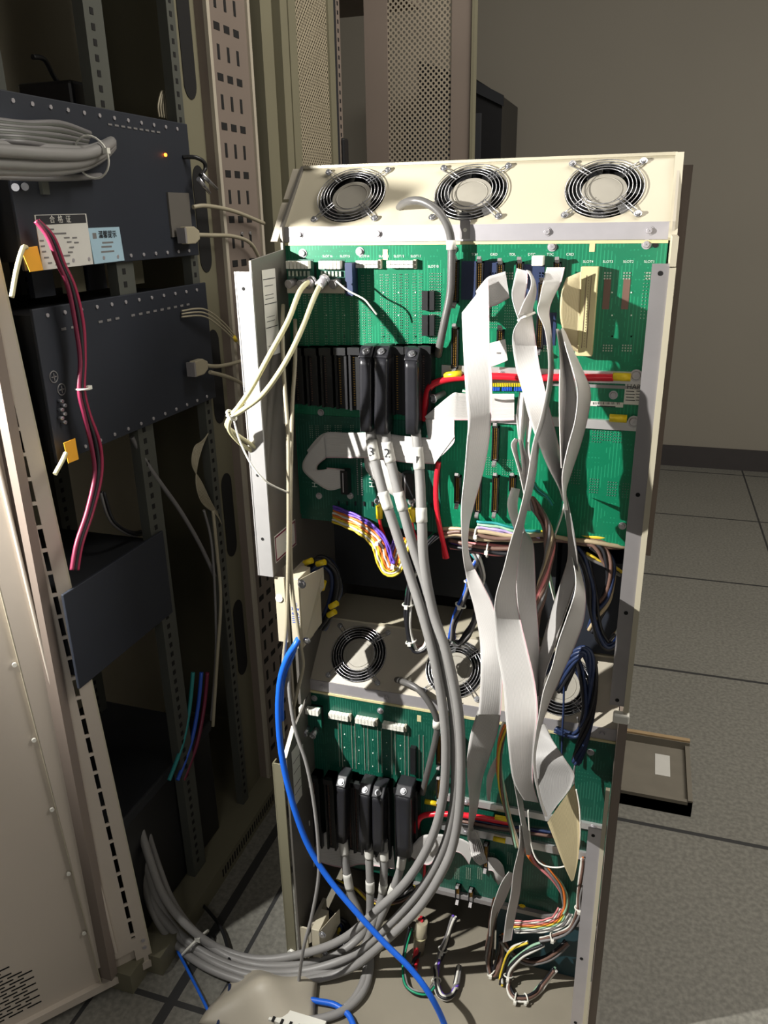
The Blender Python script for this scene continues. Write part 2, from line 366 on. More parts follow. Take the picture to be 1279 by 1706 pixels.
# left side panel, lower
ll = profile_panel('side_panel', .004, [(-.13, .03), (-.13, .53), (-.085, .57), (-.012, .60), (.5, .60), (.5, .03)], -.004, 'panel_in', rack)
MB().box((-.024, -.134, .03), (-.004, -.130, .515)).box((-.026, -.134, .03), (-.0235, -.118, .515)).build('flange', 'green_cabinet', ll)
MB().prism([(-.004, -.132, .53), (-.004, -.085, .57), (.005, -.085, .572), (.005, -.132, .532)], (0, 0, .002)).build('flange', 'cream', ll)
pl = MB().box((.0045, -.11, .40), (.0052, -.075, .53)).build('paper_label', 'paper', ll); pl['label'] = 'narrow pale label with printed tables'
b = MB()
for z in (.425, .445, .475, .50): b.box((.0053, -.108, z), (.0055, -.077, z + .0012))
b.build('printed_lines', 'ink', pl)
b = MB()
for y, z in ((-.06, .50), (-.04, .39), (-.034, .392), (-.05, .30), (-.04, .18)): b.box((.0045, y, z), (.0055, y + .0025, z + .012))
b.build('slot_hole', 'white', ll)
MB().box((-.002, -.05, .60), (.0035, .5, .915)).build('side_panel', 'panel_in', rack)
# right side, upper and lower
ru = profile_panel('side_panel', .605, [(-.13, .735), (-.13, 1.45), (-.012, 1.462), (-.012, 1.487), (.087, 1.582), (.5, 1.582), (.5, .735)], .004, 'cream_dirty', rack)
MB().box((.583, -.134, .765), (.605, -.131, 1.437)).build('flange', 'steel_dull', ru)
MB().box((.605, -.136, .755), (.613, -.1285, 1.432)).build('flange_lip', 'cream', ru)
MB().prism([(.601, -.016, 1.462), (.613, -.016, 1.462), (.613, .087, 1.578), (.601, .087, 1.578)], (0, -.004, .004)).build('flange_lip', 'cream', ru)
MB().box((.6045, -.137, 1.4335), (.6125, -.0, 1.470)).build('flange_tab', 'cream', ru)
MB().box((.590, -.140, .735), (.615, -.126, .752)).build('end_cap', 'white', ru, bevel=.003)
b = MB()
for z in (1.425, 1.12, .93, .775): b.cyl((.594, -.1345, z), (.594, -.1338, z), .0032, 12)
b.build('screw_hole', 'hole', ru)
rl = profile_panel('side_panel', .6, [(-.12, .0), (-.12, .735), (.5, .735), (.5, 0)], .014, 'brown_cabinet', rack)
MB().box((.568, -.134, .0), (.590, -.131, .515)).build('flange', 'steel', rl)
MB().box((.590, -.136, .0), (.597, -.128, .60)).build('flange_lip', 'cream', rl)
b = MB()
for z in (.50, .215, .05): b.cyl((.577, -.1345, z), (.577, -.1338, z), .0032, 12)
b.build('screw_hole', 'hole', rl)
MB().box((.612, .10, .93), (.628, .14, 1.565)).build('rear_post', 'brown_cabinet', rack)
MB().box((.0, .48, .02), (.604, .5, 1.55)).build('rear_wall', 'dark', rack)
MB().box((-.004, -.27, .0), (.604, .5, .006)).build('base_plate', 'base_dust', rack)
MB().box((.40, -.001, .008), (.600, .0, .158)).build('lower_cover', 'pcb_shade', rack)  # plain dark blue-green sheet below the lower board
MB().box((0, .088, 1.5785), (.604, .5, 1.583)).build('top_cover', 'cream', rack)
# inner shelf of the middle bay, back bar, dark module cheeks
MB().box((.004, .09, .690), (.6, .48, .700)).build('shelf', 'panel_in', rack)
MB().box((.02, .30, .73), (.30, .33, .765)).build('back_bar', 'steel_dull', rack)
MB().box((.004, .16, .77), (.6, .18, .98)).build('bay_backing', 'dark', rack)
MB().box((.34, .06, .76), (.47, .16, .965)).build('power_module', 'dark', rack)
MB().box((.50, .05, .75), (.60, .16, .93)).build('power_module', 'navy', rack)
MB().box((.004, .12, .03), (.6, .14, .16)).build('bay_backing', 'dark', rack)

# ------------------------------------------------------------------ fan trays
def fan_tray(z0, y0, label, cols, paint='cream'):
    t = thing('fan_tray', label, 'fan tray', 'sloping fan trays of the rack')
    s45 = Vector((0, sin(pi / 4), cos(pi / 4))); nr = Vector((0, -cos(pi / 4), sin(pi / 4)))
    B = Vector((0, y0, z0 + .024)); Lh = .130
    # sloped sheet with three round openings
    bm = bmesh.new(); cen = cols; x0, x1 = .003, .602
    cuts = [x0] + [(cen[i] + cen[i + 1]) / 2 for i in range(2)] + [x1]; rf = .0575; nseg = 48
    for i, cx in enumerate(cen):
        a, c = cuts[i], cuts[i + 1]; ring = []; out = []
        for k in range(nseg):
            an = 2 * pi * k / nseg + pi / 4; dx, dy = cos(an), sin(an)
            ring.append((cx + rf * dx, Lh / 2 + rf * dy))
            tx = ((c - cx) / dx if dx > 1e-9 else (a - cx) / dx if dx < -1e-9 else 9); ty = (Lh / 2 / abs(dy) if abs(dy) > 1e-9 else 9)
            q = min(tx, ty); out.append([cx + q * dx, Lh / 2 + q * dy])
        for X, Y in ((a, 0), (a, Lh), (c, 0), (c, Lh)):
            j = min(range(nseg), key=lambda k: (out[k][0] - X) ** 2 + (out[k][1] - Y) ** 2); out[j] = [X, Y]
        P = lambda q: B + Vector((q[0], 0, 0)) + s45 * q[1]
        rv = [bm.verts.new(P(q)) for q in ring]; ov = [bm.verts.new(P(q)) for q in out]; iv = [bm.verts.new(P(q) - nr * .006) for q in ring]
        for k in range(nseg):
            j = (k + 1) % nseg; bm.faces.new((rv[k], ov[k], ov[j], rv[j])); bm.faces.new((iv[k], rv[k], rv[j], iv[j]))
    bmesh.ops.recalc_face_normals(bm, faces=bm.faces)
    me = bpy.data.meshes.new('sloped_panel'); bm.to_mesh(me); bm.free(); me.materials.append(M[paint]); o = bpy.data.objects.new('sloped_panel', me); COL.objects.link(o); o.parent = t
    top = B + s45 * Lh
    MB().box((x0, top.y, top.z - .002), (x1, top.y + .12, top.z)).build('top_plate', 'cream', t)
    MB().box((x0, y0 - .002, z0), (x1, y0 + .0, z0 + .024)).build('front_strip', 'steel', t)
    MB().box((x0, y0 - .004, z0 - .005), (x1, y0, z0 - .0005)).build('edge_strip', 'beige_conn', t)
    MB().box((x0, top.y - .002, top.z), (x1, top.y + .003, top.z + .004)).build('top_rim', 'cream', t)
    for i, x in enumerate((.03, .165, .43, .575)): screw(t, (x, y0 - .002, z0 + .012), .0048)
    bk = MB().box((.298, y0 - .0035, z0 + .003), (.314, y0 - .002, z0 + .03)).build('bracket', 'steel_dull', t)
    MB().cyl((.306, y0 - .0042, z0 + .016), (.306, y0 - .0034, z0 + .016), .003, 12).build('bracket_hole', 'white', bk)
    for cx in cen:
        c = B + Vector((cx, 0, 0)) + s45 * (Lh / 2); xa = Vector((1, 0, 0))
        fb = MB(); fb.ring(c - nr * .006, .0555, .002, nr, 40, 6)
        fb.tube([c - nr * .012, c - nr * .03], .058, 40, caps=False)
        fan = fb.build('fan', 'black', t)
        MB().cyl(c - nr * .026, c - nr * .002, .033, 36).ring(c - nr * .0018, .026, .0007, nr, 36, 4).build('fan_hub', 'fan_hub', fan)
        bl = MB()
        for k in range(7):
            a = 2 * pi * k / 7; q = lambda r, da, h: c + xa * (r * cos(a + da)) + s45 * (r * sin(a + da)) - nr * h
            bl.prism([q(.029, 0, .005), q(.053, -.12, .005), q(.053, .50, .016), q(.029, .55, .016)], nr * -.0015)
        bl.build('fan_blades', 'black', fan)
        MB().cyl(c - nr * .031, c - nr * .030, .058, 36).build('fan_back', 'dark', fan)
        g = MB()
        for r in (.0350, .0405, .0460, .0515, .0570): g.ring(c + nr * (.0035 + (.0570 - r) * .12), r, .0007, nr, 44, 6)
        for k in range(4):
            a = pi / 4 + k * pi / 2; d = xa * cos(a) + s45 * sin(a); e = xa * -sin(a) + s45 * cos(a)
            for w in (-.0032, .0032):
                g.tube([c + d * .033 + e * w + nr * .007, c + d * .0565 + e * w + nr * .0045, c + d * .070 + e * w * 1.2 + nr * .0018], .0008, 6)
            g.ring(c + d * .0735 + nr * .0018, .0045, .0010, nr, 16, 6)
        gd = g.build('fan_guard', 'chrome', t)
        for k in range(4):
            a = pi / 4 + k * pi / 2; d = xa * cos(a) + s45 * sin(a); screw(gd, c + d * .0735 + nr * .002, .0042, nr, 'chrome')
    return t, B, s45, nr
ft1 = fan_tray(1.463, 0, 'sloping cream fan tray with three fans on top of the rack', [.105, .303, .505])
ft2 = fan_tray(.604, 0, 'sloping dusty cream fan tray half way down the rack, behind the grey cables', [.092, .291, .495], 'cream_dirty')

# ------------------------------------------------------------------ circuit boards
def zc(px, py, y=0): p = at(px, py, y); return p.x, p.z
def pinfield(parent, xs, z0, z1, dz=.0042, y=-.002, m='solder', s=.0011, name='pin_column'):
    b = MB(); z = z0
    while z < z1:
        for x in xs: b.box((x - s / 2, y - .0012, z - s / 2), (x + s / 2, y, z + s / 2))
        z += dz
    return b.build(name, m, parent)
def label_txt(s, px, py, size, parent, y=-.0024, m='silk', rot=0, name='silkscreen_lettering'):
    p = at(px, py, y); u = (cos(rot), 0, sin(rot)); v = (-sin(rot), 0, cos(rot))
    return text(s, size, m, parent, frame(p, u, v), name)
def idc(parent, px, py0, py1, y=-.002, m='black', w=.011, label=None):
    x, z1 = zc(px, py0); _, z0 = zc(px, py1); c = MB()
    c.box((x - w / 2, y - .011, z0), (x - w / 2 + .0018, y, z1)).box((x + w / 2 - .0018, y - .011, z0), (x + w / 2, y, z1)).box((x - w / 2, y - .002, z0), (x + w / 2, y, z1))
    c.box((x - w / 2, y - .011, z0), (x + w / 2, y, z0 + .002)).box((x - w / 2, y - .011, z1 - .002), (x + w / 2, y, z1))
    o = c.build('header_connector', m, parent); 
    b = MB(); z = z0 + .004
    while z < z1 - .003:
        for dx in (-.0017, .0017): b.box((x + dx - .0006, y - .0095, z - .0006), (x + dx + .0006, y - .002, z + .0006))
        z += .00254
    b.build('pins', 'gold', o)
    MB().prism([(x - .003, y - .002, z1), (x + .003, y - .002, z1), (x + .003, y - .017, z1 + .008), (x - .003, y - .017, z1 + .008)], (0, -.003, -.004)).build('latch', 'steel_dull', o)
    MB().prism([(x - .003, y - .002, z0), (x + .003, y - .002, z0), (x + .003, y - .017, z0 - .008), (x - .003, y - .017, z0 - .008)], (0, -.003, .004)).build('latch', 'steel_dull', o)
    return o
def power_block(parent, x0, x1, z0, z1, n=6, rows=2, dull=False):
    b = MB(); w = (x1 - x0) / n; h = (z1 - z0) / rows
    for i in range(n):
        for r in range(rows): b.box((x0 + i * w + .0004, -.014, z0 + r * h + .0004), (x0 + (i + 1) * w - .0004, -.002, z0 + (r + 1) * h - .0004))
    o = b.build('power_connector', 'white', parent)
    MB().box((x1, -.010, z0 - .001), (x1 + .004, -.002, z1 + .001)).build('latch', 'cream_dirty', o)
    return o
ub = thing('backplane_board', 'green circuit board backplane across the upper half of the rack', 'circuit board')
board = MB().box((.002, -.002, .985), (.602, .0, 1.459)).build('board', 'pcb', ub)
for q in ((505, 422), (600, 419), (755, 415), (920, 411), (1077, 407)):
    p = at(q[0], q[1], -.002); screw(ub, p, .0052)
for q in ((643, 424), (987, 410)):
    x, z = zc(*q); MB().box((x - .004, -.0028, z - .008), (x + .004, -.002, z + .008)).build('notch', 'beige_conn', ub)
x, z = zc(1092, 408); MB().cyl((x, -.003, z), (x, -.002, z), .004, 14).build('hole', 'hole', ub)
for i, (px, s) in enumerate(((546, 'SLOT16'), (575, 'SLOT15'), (607, 'SLOT14'), (640, 'SLOT13'), (665, 'SLOT12'), (693, 'SLOT11'))):
    label_txt(s, px, 427, .0052, ub)
for px, s in ((722, 'SLOT10'), (980, 'SLOT4'), (1013, 'SLOT3'), (1047, 'SLOT2'), (1082, 'SLOT1')): label_txt(s, px, 444 if px < 800 else 436, .0052, ub)
for px, s in ((791, 'TO1'), (823, 'GRD'), (854, 'TOL'), (886, 'DTC'), (917, 'TTC'), (950, 'CRD')): label_txt(s, px, 424, .0055, ub)
for (a, c) in ((597, 634), (648, 692)):
    x0, z1 = zc(a, 433); x1, z0 = zc(c, 446); power_block(ub, x0, x1, z0, z1)
# pin columns, upper board
for px, d in ((502, 1), (520, 1), (545, 1), (566, 1), (590, 1), (610, 1), (641, 1), (663, 2), (673, 2), (696, 1), (724, 1), (728, 0)):
    x, z1 = zc(px, 455); _, z0 = zc(px, 572)
    pinfield(ub, [x - .0065, x - .0035, x + .0035, x + .0065], z0, z1)
for px in (822, 850, 880, 905, 1013, 1045, 1083):
    x, z1 = zc(px, 452); _, z0 = zc(px, 464)
    pinfield(ub, [x - .004, x, x + .004], z0, z1 + .001, .004, s=.0022, name='pin_group')
    x, z1 = zc(px, 572); _, z0 = zc(px, 584)
    pinfield(ub, [x - .006, x - .002, x + .002, x + .006], z0, z1, .004, s=.002, name='pin_group')
for px in (822, 850):
    x, z1 = zc(px, 505); _, z0 = zc(px, 545); pinfield(ub, [x - .007 + k * .0035 for k in range(5)], z0, z1)
x, z1 = zc(1083, 452); _, z0 = zc(1083, 530); pinfield(ub, [x - .007 + k * .0047 for k in range(4)], z0, z1, .005)
for px in (1013, 1045):
    x, z1 = zc(px, 464); _, z0 = zc(px, 515); q = MB().box((x - .005, -.0026, z0), (x + .005, -.002, z1)).build('trace_field', 'w_brown', ub)
b = MB()
for px in (640, 665, 693, 720, 545, 575, 988, 1020, 1052):
    for py in (487, 525, 560, 410 + 150): x, z = zc(px, py); b.box((x - .001, -.003, z - .001), (x + .001, -.002, z + .001))
b.build('solder_point', 'silk', ub)
# black relay pairs left of the header column
for a, c in ((484, 516), (524, 558)):
    x0, z1 = zc(706, a); x1, z0 = zc(716, c); MB().box((x0, -.012, z0), (x1, -.002, z1)).build('terminal_socket', 'black', ub)
    x0, z1 = zc(718, a); x1, z0 = zc(726, c); MB().box((x0, -.010, z0), (x1, -.002, z1)).build('terminal_socket', 'black', ub)
for a in ((761, 433, 503), (761, 545, 612), (802, 435, 520), (836, 438, 470), (836, 548, 580), (868, 436, 470), (930, 436, 462), (905, 470, 580)):
    idc(ub, *a)
# thin dark blue plates on the board behind the headers
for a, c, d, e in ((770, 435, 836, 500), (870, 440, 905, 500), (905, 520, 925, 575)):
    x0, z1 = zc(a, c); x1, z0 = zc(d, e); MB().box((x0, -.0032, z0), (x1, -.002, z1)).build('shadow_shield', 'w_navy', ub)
p = at(897, 434, -.016); MB().cb(p, (.017, .022, .014)).build('jumper_plug', 'white', ub, bevel=.001)
# beige edge connector on the right
x0, z1 = zc(970, 443); x1, z0 = zc(988, 590)
o = MB().box((x0, -.022, z0), (x1, -.002, z1)).build('edge_connector', 'beige_conn', ub, bevel=.001)
b = MB(); xm = (x0 + x1) / 2
for dx in (-.0035, .0035): b.box((xm + dx - .0004, -.0226, z0 + .012), (xm + dx + .0004, -.022, z1 - .012))
z = z0 + .014
while z < z1 - .012: b.box((xm - .0003, -.0226, z), (xm + .0003, -.022, z + .0015)); z += .004
b.build('contact_slot', 'w_brown', o)
# bus bars
for (a, c, e, d) in ((738, 613, 1100, 632), (800, 692, 1082, 707)):
    x0, z1 = zc(a, c); x1, z0 = zc(e, d)
    zt = zc(900, c)[1]; zb = zc(900, d)[1]
    bb = MB().box((x0, -.008, zb), (.598, -.002, zt)).build('bus_bar', 'alu', ub)
    for px in ((835, 1060) if c < 650 else (1056,)):
        p = at(px, (c + d) / 2 + (3 if px > 1000 else 0), -.008); screw(bb, p, .007 if px > 1000 else .004)
for px, py in ((1036, 628), (1030, 697)):
    q = at(px, py, -.013); o = MB().cyl(q - Vector((.013, 0, 0)), q + Vector((.013, 0, 0)), .0062, 12).build('lug_sleeve', 'lug', ub)
# gap between boards
MB().box((.31, -.0035, zc(900, 638)[1] - .003), (.6, -.002, zc(900, 636)[1])).build('board_seam', 'steel_dull', ub)
# resistor row
b = MB(); b2 = MB()
for i in range(18):
    p = at(820 + i * 2.9, 641, -.004); b.cb(p, (.0014, .003, .006)); p = at(820 + i * 2.9, 648, -.004)
    if i % 7 != 5: b2.cb(p, (.0017, .003, .006))
b.build('resistor_row', 'lug', ub); b2.build('capacitor_row', 'w_blue', ub)
p = at(1022, 658, -.002); screw(ub, p, .005)
# maker's label on the board
p0 = at(1042, 638, -.003); p1 = at(1092, 676, -.003)
o = MB().box((p0.x, -.0034, p1.z), (p1.x, -.0028, p0.z)).build('board_label', 'paper', ub); label_txt('HARRIS', 1064, 645, .0105, o, -.0038, 'ink', name='label_lettering')
b = MB()
for k in range(4):
    for j in range(2): q = at(1050 + j * 17, 652 + k * 5, -.0036); b.cb(q, (.012 + .002 * (k % 2), .0003, .0012))
b.build('printed_lines', 'ink', o)
p0 = at(984, 668, -.003); p1 = at(1038, 679, -.003)
o = MB().box((p0.x, -.0034, p1.z), (p1.x, -.0028, p0.z)).build('barcode_label', 'paper', ub); b = MB()
for k in range(17): q = at(989 + k * 2.7, 672, -.0036); b.cb(q, (.0006 + .0008 * (k % 3 == 0), .0003, .0035))
q = at(1010, 677, -.0036); b.cb(q, (.028, .0003, .0015)); b.build('printed_lines', 'ink', o)
# lower right field of the board
for px, py in ((995, 715), (1012, 712), (1030, 715), (960, 785), (990, 800), (1020, 805), (1045, 808), (880, 770)):
    x, z = zc(px, py); pinfield(ub, [x - .006 + k * .004 for k in range(4)], z - .02, z + .004, .0045, m='w_grey', name='pin_group')
for px in (820, 847, 872, 882):
    x, z1 = zc(px, 762); _, z0 = zc(px, 790); pinfield(ub, [x - .008 + k * .004 for k in range(5)], z0, z1, .0042)
for a in ((828, 708, 765), (828, 790, 850), (799, 792, 850), (765, 790, 835), (856, 790, 815)): idc(ub, *a)
p = at(1037, 876, -.002); screw(ub, p, .0046)
# lower left carrier board with small parts
x0, z1 = zc(512, 690); x1, z0 = zc(735, 850)
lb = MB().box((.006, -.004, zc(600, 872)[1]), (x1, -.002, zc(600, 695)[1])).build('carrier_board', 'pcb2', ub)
label_txt('HARRIS', 524, 792, .014, lb, -.0046, 'silk', pi / 2); label_txt('HARRIS', 620, 790, .015, lb, -.0046, 'silk', pi / 2)
for q in ((535, 687), (532, 826), (584, 826), (629, 835), (685, 836)):
    screw(lb, at(q[0], q[1], -.004), .0045)
for px in (520, 530, 545, 550, 562, 568, 588): 
    x, z1 = zc(px, 708); _, z0 = zc(px, 722); pinfield(lb, [x - .002, x + .002], z0 - .006, z1, .0035, y=-.004, name='pin_group')
x, z1 = zc(600, 765); _, z0 = zc(600, 822); pinfield(lb, [x - .004, x + .004], z0, z1, .004, y=-.004, s=.002, m='steel_dull')
for (a, c, d, e) in ((574, 778, 587, 818), (676, 782, 694, 826)):
    x0, z1 = zc(a, c); x1, z0 = zc(d, e); o = MB().box((x0, -.022, z0), (x1, -.004, z1)).build('header_connector', 'black', lb); MB().box((x0 + .004, -.0226, z0 + .004), (x0 + .006, -.022, z1 - .004)).build('slot', 'steel', o)
x, z = zc(600, 825); b = MB()
for k in range(12): q = at(565 + k * 14, 838 + k * .3, -.004); b.cb(q, (.003, .004, .008))
b.build('component_row', 'black', lb)
# slot sockets
def sockets(parent, cols, py0, py1, y0, yb, gold=()):
    for i, px in enumerate(cols):
        x, z1 = zc(px, py0[0] + (py0[1] - py0[0]) * i / max(len(cols) - 1, 1)); _, z0 = zc(px, py1[0] + (py1[1] - py1[0]) * i / max(len(cols) - 1, 1))
        o = MB().box((x - .0105, y0, z0), (x - .0065, yb, z1)).box((x + .0065, y0, z0), (x + .0105, yb, z1)).box((x - .0065, y0 + .006, z0), (x + .0065, yb, z1)).box((x - .0105, y0 - .004, z1 - .012), (x + .0105, yb, z1)).build('card_socket', 'black', parent)
        b = MB(); z = z0 + .008
        while z < z1 - .016: b.box((x - .0045, y0 + .0045, z), (x - .002, y0 + .006, z + .0014)); z += .004
        b.build('contacts', 'gold' if i in gold else 'w_brown', o)
sockets(ub, (505, 529, 553, 577, 600, 622, 647, 672, 694, 716), (576, 572), (668, 690), -.03, -.002, gold=(3, 4, 7))

# ------------------------------------------------------------------ coax connector daughter boards, top left
def daughter(px0, px1, label, py=432):
    t = thing('coax_adapter_board', label, 'circuit board', 'coax adapter boards top left')
    x0, z1 = zc(px0, py, -.02); x1, z0 = zc(px1, py + 56, -.02)
    MB().box((x0, -.024, z0), (x1, -.022, z1)).build('board', 'pcb2', t)
    MB().box((x0 + .004, -.0225, z0 + .01), (x1 - .004, -.002, z1 - .01)).build('socket_body', 'black', t)
    power_block_z = z1 - .014; b = MB(); n = 6; w = (x1 - x0 - .006) / n
    for i in range(n): b.box((x0 + .003 + i * w, -.036, power_block_z), (x0 + .003 + (i + .8) * w, -.024, z1 - .002))
    b.build('power_connector', 'white', t)
    pins = MB()
    for i in range(n): pins.box((x0 + .003 + i * w, -.028, z1 - .026), (x0 + .003 + (i + .5) * w, -.024, z1 - .018))
    pins.build('pins', 'solder', t)
    MB().box((x0, -.030, z0), (x1, -.024, z0 + .013)).build('connector_plate', 'cream_dirty', t)
    for i in range(2):
        c = Vector((x0 + (x1 - x0) * (.27 + .46 * i), -.024, z0 + .018)); MB().cyl(c, c + Vector((-.004, -.018, -.003)), .0062, 14).ring(c + Vector((-.004, -.018, -.003)), .0062, .0012, (.2, .9, .15), 16).build('coax_socket', 'steel_dull', t)
    return t
daughter(480, 526, 'green coax adapter board with dull sockets, leftmost under the upper fan tray')
daughter(534, 578, 'green coax adapter board with the cream coax pair plugged in')
x0, z1 = zc(578, 433, -.02)
o = MB().box((x0, -.03, z1 - .055), (x0 + .012, -.004, z1 - .004)).build('socket_housing', 'w_navy', ub)

# ------------------------------------------------------------------ lower board
lo = thing('backplane_board', 'dusty green circuit board backplane across the lower half of the rack', 'circuit board')
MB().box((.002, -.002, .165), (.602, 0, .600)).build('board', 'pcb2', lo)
for q in ((524, 1163), (634, 1184), (984, 1253), (795, 1208)): screw(lo, at(q[0], q[1], -.002), .005)
x, z = zc(699, 1196); MB().box((x - .004, -.0028, z - .007), (x + .004, -.002, z + .007)).build('notch', 'beige_conn', lo)
for (a, c, d) in ((551, 584, 1181), (595, 628, 1189), (640, 676, 1198)):
    x0, z1 = zc(a, d); x1, z0 = zc(c, d + 14); z0 -= .002; power_block(lo, x0, x1, z0, z1 - .001)
for px in (564, 569, 586, 592, 607, 613, 630, 636, 653, 659, 675, 681, 699, 706):
    x, z1 = zc(px, 1200 + (px - 564) * .17); _, z0 = zc(px, 1275 + (px - 564) * .15); MB().box((x - .0006, -.0032, z0), (x + .0006, -.002, z1)).build('pin_strip', 'solder', lo)
b = MB()
for px in (575, 599, 622, 645, 668):
    for k in range(4): x, z = zc(px, 1222 + k * 22 + (px - 575) * .2); b.box((x - .001, -.003, z - .001), (x + .001, -.002, z + .001))
b.build('solder_point', 'silk', lo)
x0, z1 = zc(686, 1240); x1, z0 = zc(695, 1285); MB().box((x0, -.012, z0), (x1, -.002, z1)).build('terminal_socket', 'black', lo)
for a in ((734, 1218, 1268), (734, 1290, 1325), (770, 1225, 1262), (765, 1470, 1492), (787, 1476, 1496), (812, 1400, 1440)): idc(lo, *a)
sockets(lo, (532, 556, 590, 601, 625, 648, 672, 694), (1280, 1300), (1395, 1420), -.03, -.002)
# coax adapter lower left
t = thing('coax_adapter_board', 'green coax adapter board with bright sockets under the lower fan tray', 'circuit board')
x0, z1 = zc(503, 1172, -.02); x1, z0 = zc(538, 1222, -.02)
MB().box((x0, -.024, z0), (x1, -.022, z1)).build('board', 'pcb2', t); MB().box((x0 + .004, -.0225, z0 + .01), (x1 - .004, -.002, z1 - .01)).build('socket_body', 'black', t)
b = MB()
for i in range(6): w = (x1 - x0) / 6; b.box((x0 + i * w, -.036, z1 - .012), (x0 + (i + .85) * w, -.024, z1))
b.build('power_connector', 'white', t)
for i in range(2):
    c = Vector((x0 + (x1 - x0) * (.3 + .42 * i), -.024, z0 + .012)); MB().cyl(c, c + Vector((0, -.02, -.004)), .006, 14).ring(c + Vector((0, -.02, -.004)), .006, .0012, (0, .9, .2), 16).build('coax_socket', 'chrome', t)
# bus bars and strips on the lower board
for (px, py0, py1, m) in ((860, 1343, 1353, 'alu'), (860, 1392, 1404, 'alu')):
    z1 = zc(px, py0)[1]; z0 = zc(px, py1)[1]; bb = MB().box((.27, -.008, z0), (.598, -.002, z1)).build('bus_bar', m, lo)
    screw(bb, (.33, -.008, (z0 + z1) / 2), .004); screw(bb, (.575, -.008, (z0 + z1) / 2), .005)
for px, py in ((832, 1399), (835, 1363), (718, 1337)):
    q = at(px, py, -.016); MB().cyl(q - Vector((.012, 0, 0)), q + Vector((.012, 0, 0)), .005, 12).build('lug_sleeve', 'lug', lo)
x, z = zc(780, 1378); pinfield(lo, [x + k * .003 for k in range(16)], z - .006, z + .004, .004, m='w_teal', name='capacitor_row')
for px in (820, 850, 762, 781, 800, 827):
    py = 1425 if px > 810 and px != 827 else 1450; x, z = zc(px, py); pinfield(lo, [x - .004, x, x + .004], z - .02, z + .01, .0035)
MB().box((.22, -.012, .158), (.60, -.002, .168)).build('edge_rail', 'steel_dull', lo)
screw(lo, at(870, 1511, -.002), .006, m='lug')

# ------------------------------------------------------------------ power entry filters
def entry_box(z0, z1, label):
    t = thing('power_entry_box', label, 'electrical box', 'power entry boxes on the left of the rack')
    MB().box((.004, -.128, z0), (.022, -.124, z1)).build('mounting_plate', 'cream', t)
    MB().box((.022, -.110, z0 + .0), (.030, -.04, z1 - .002)).build('recess_wall', 'cream_dirty', t)
    cv = MB().prism([(.030, -.125, z0 - .012), (.048, -.125, z0 - .012), (.048, -.125, z1), (.030, -.125, z1)], (0, .055, 0)).build('cover', 'cream', t, bevel=.001)
    MB().prism([(.048, -.122, z0 - .01), (.060, -.06, z0 + .01), (.060, -.06, z1 - .055), (.066, -.055, z1 - .045), (.066, -.055, z1 - .005), (.048, -.122, z1 - .002)], (.001, 0, 0)).build('cover_side', 'cream', t)
    s = screw(t, (.055, -.125, z1 - .008), .006, (0, -1, .1), 'chrome'); screw(t, (.056, -.12, z0 + .005), .005, (0, -1, 0), 'chrome')
    return t, cv
e1, cv = entry_box(.785, .912, 'white metal power entry box with a printed sticker, middle left of the rack')
for k, s in enumerate(('AC', '220V', '6.3A')): text(s, .007, 'w_blue', cv, frame((.039, -.1255, .862 - k * .009), (1, 0, 0), (0, 0, 1)), 'sticker_lettering')
b = MB()
for k in range(4): b.cb((.039, -.1254, .838 - k * .004), (.014, .0004, .001))
b.build('printed_lines', 'w_blue', cv)
MB().cyl((.011, -.13, .872), (.011, -.123, .872), .007, 16).build('cable_clip', 'white', e1)
e2, _ = entry_box(-.0 + .03, .10, 'white metal power entry box at the foot of the rack, lower left')
MB().cyl((-.014, -.14, .03), (-.014, -.132, .03), .009, 6).build('bolt_head', 'white', e2)
harness('ground_wires', 'dark blue wires with yellow sleeves behind the white power entry box', [(515, 950, -.04), (535, 935, -.03), (555, 950, -.03), (560, 985, -.03), (548, 1020, -.03), (535, 1045, -.03)], ['w_navy'] * 5 + ['w_black'] * 3, .004)
par = bpy.data.objects['ground_wires']
for q, d in (((514, 936), (1, 0, .5)), ((535, 938), (1, 0, .4)), ((538, 975), (.3, 0, 1)), ((556, 1008), (1, 0, .7)), ((553, 1022), (1, 0, .7))):
    p = at(q[0], q[1], -.05); d = Vector(d).normalized() * .009; MB().cyl(p - d, p + d, .0055, 12).build('wire_sleeve', 'lug', par)
harness('ground_wires', 'dark wires with yellow sleeves at the bottom left of the rack', [(515, 1500, -.02), (535, 1515, -.03), (555, 1530, -.03), (575, 1545, -.03), (570, 1580, -.03)], ['w_navy'] * 4 + ['w_black'] * 3, .004)
par = bpy.data.objects['ground_wires.001']
for q in ((530, 1527), (543, 1533), (548, 1558), (566, 1552)):
    p = at(q[0], q[1], -.04); d = Vector((.3, 0, 1)).normalized() * .009; MB().cyl(p - d, p + d, .005, 12).build('wire_sleeve', 'lug', par)

# ================================================================== cabinets along the left
XL = -.30
def slot_holes(parent, boxes, name='slot_pattern', m='hole'):
    b = MB()
    for a, c in boxes: b.box(a, c)
    return b.build(name, m, parent)
nc = thing('server_cabinet', 'open network cabinet on the left holding black equipment, its door swung towards the camera', 'cabinet')
MB().box((-1.15, -.30, 0), (XL + .0, .56, .05)).build('plinth', 'green_cabinet', nc)
MB().box((-1.15, -.30, 2.15), (XL + .02, .56, 2.2)).build('roof', 'green_cabinet', nc)
MB().box((-1.17, -.30, .05), (-1.15, .56, 2.15)).build('rear_panel', 'green_cabinet', nc)
MB().box((-1.15, -.32, .05), (XL - .03, -.30, 2.15)).build('side_panel', 'brown_cabinet', nc)
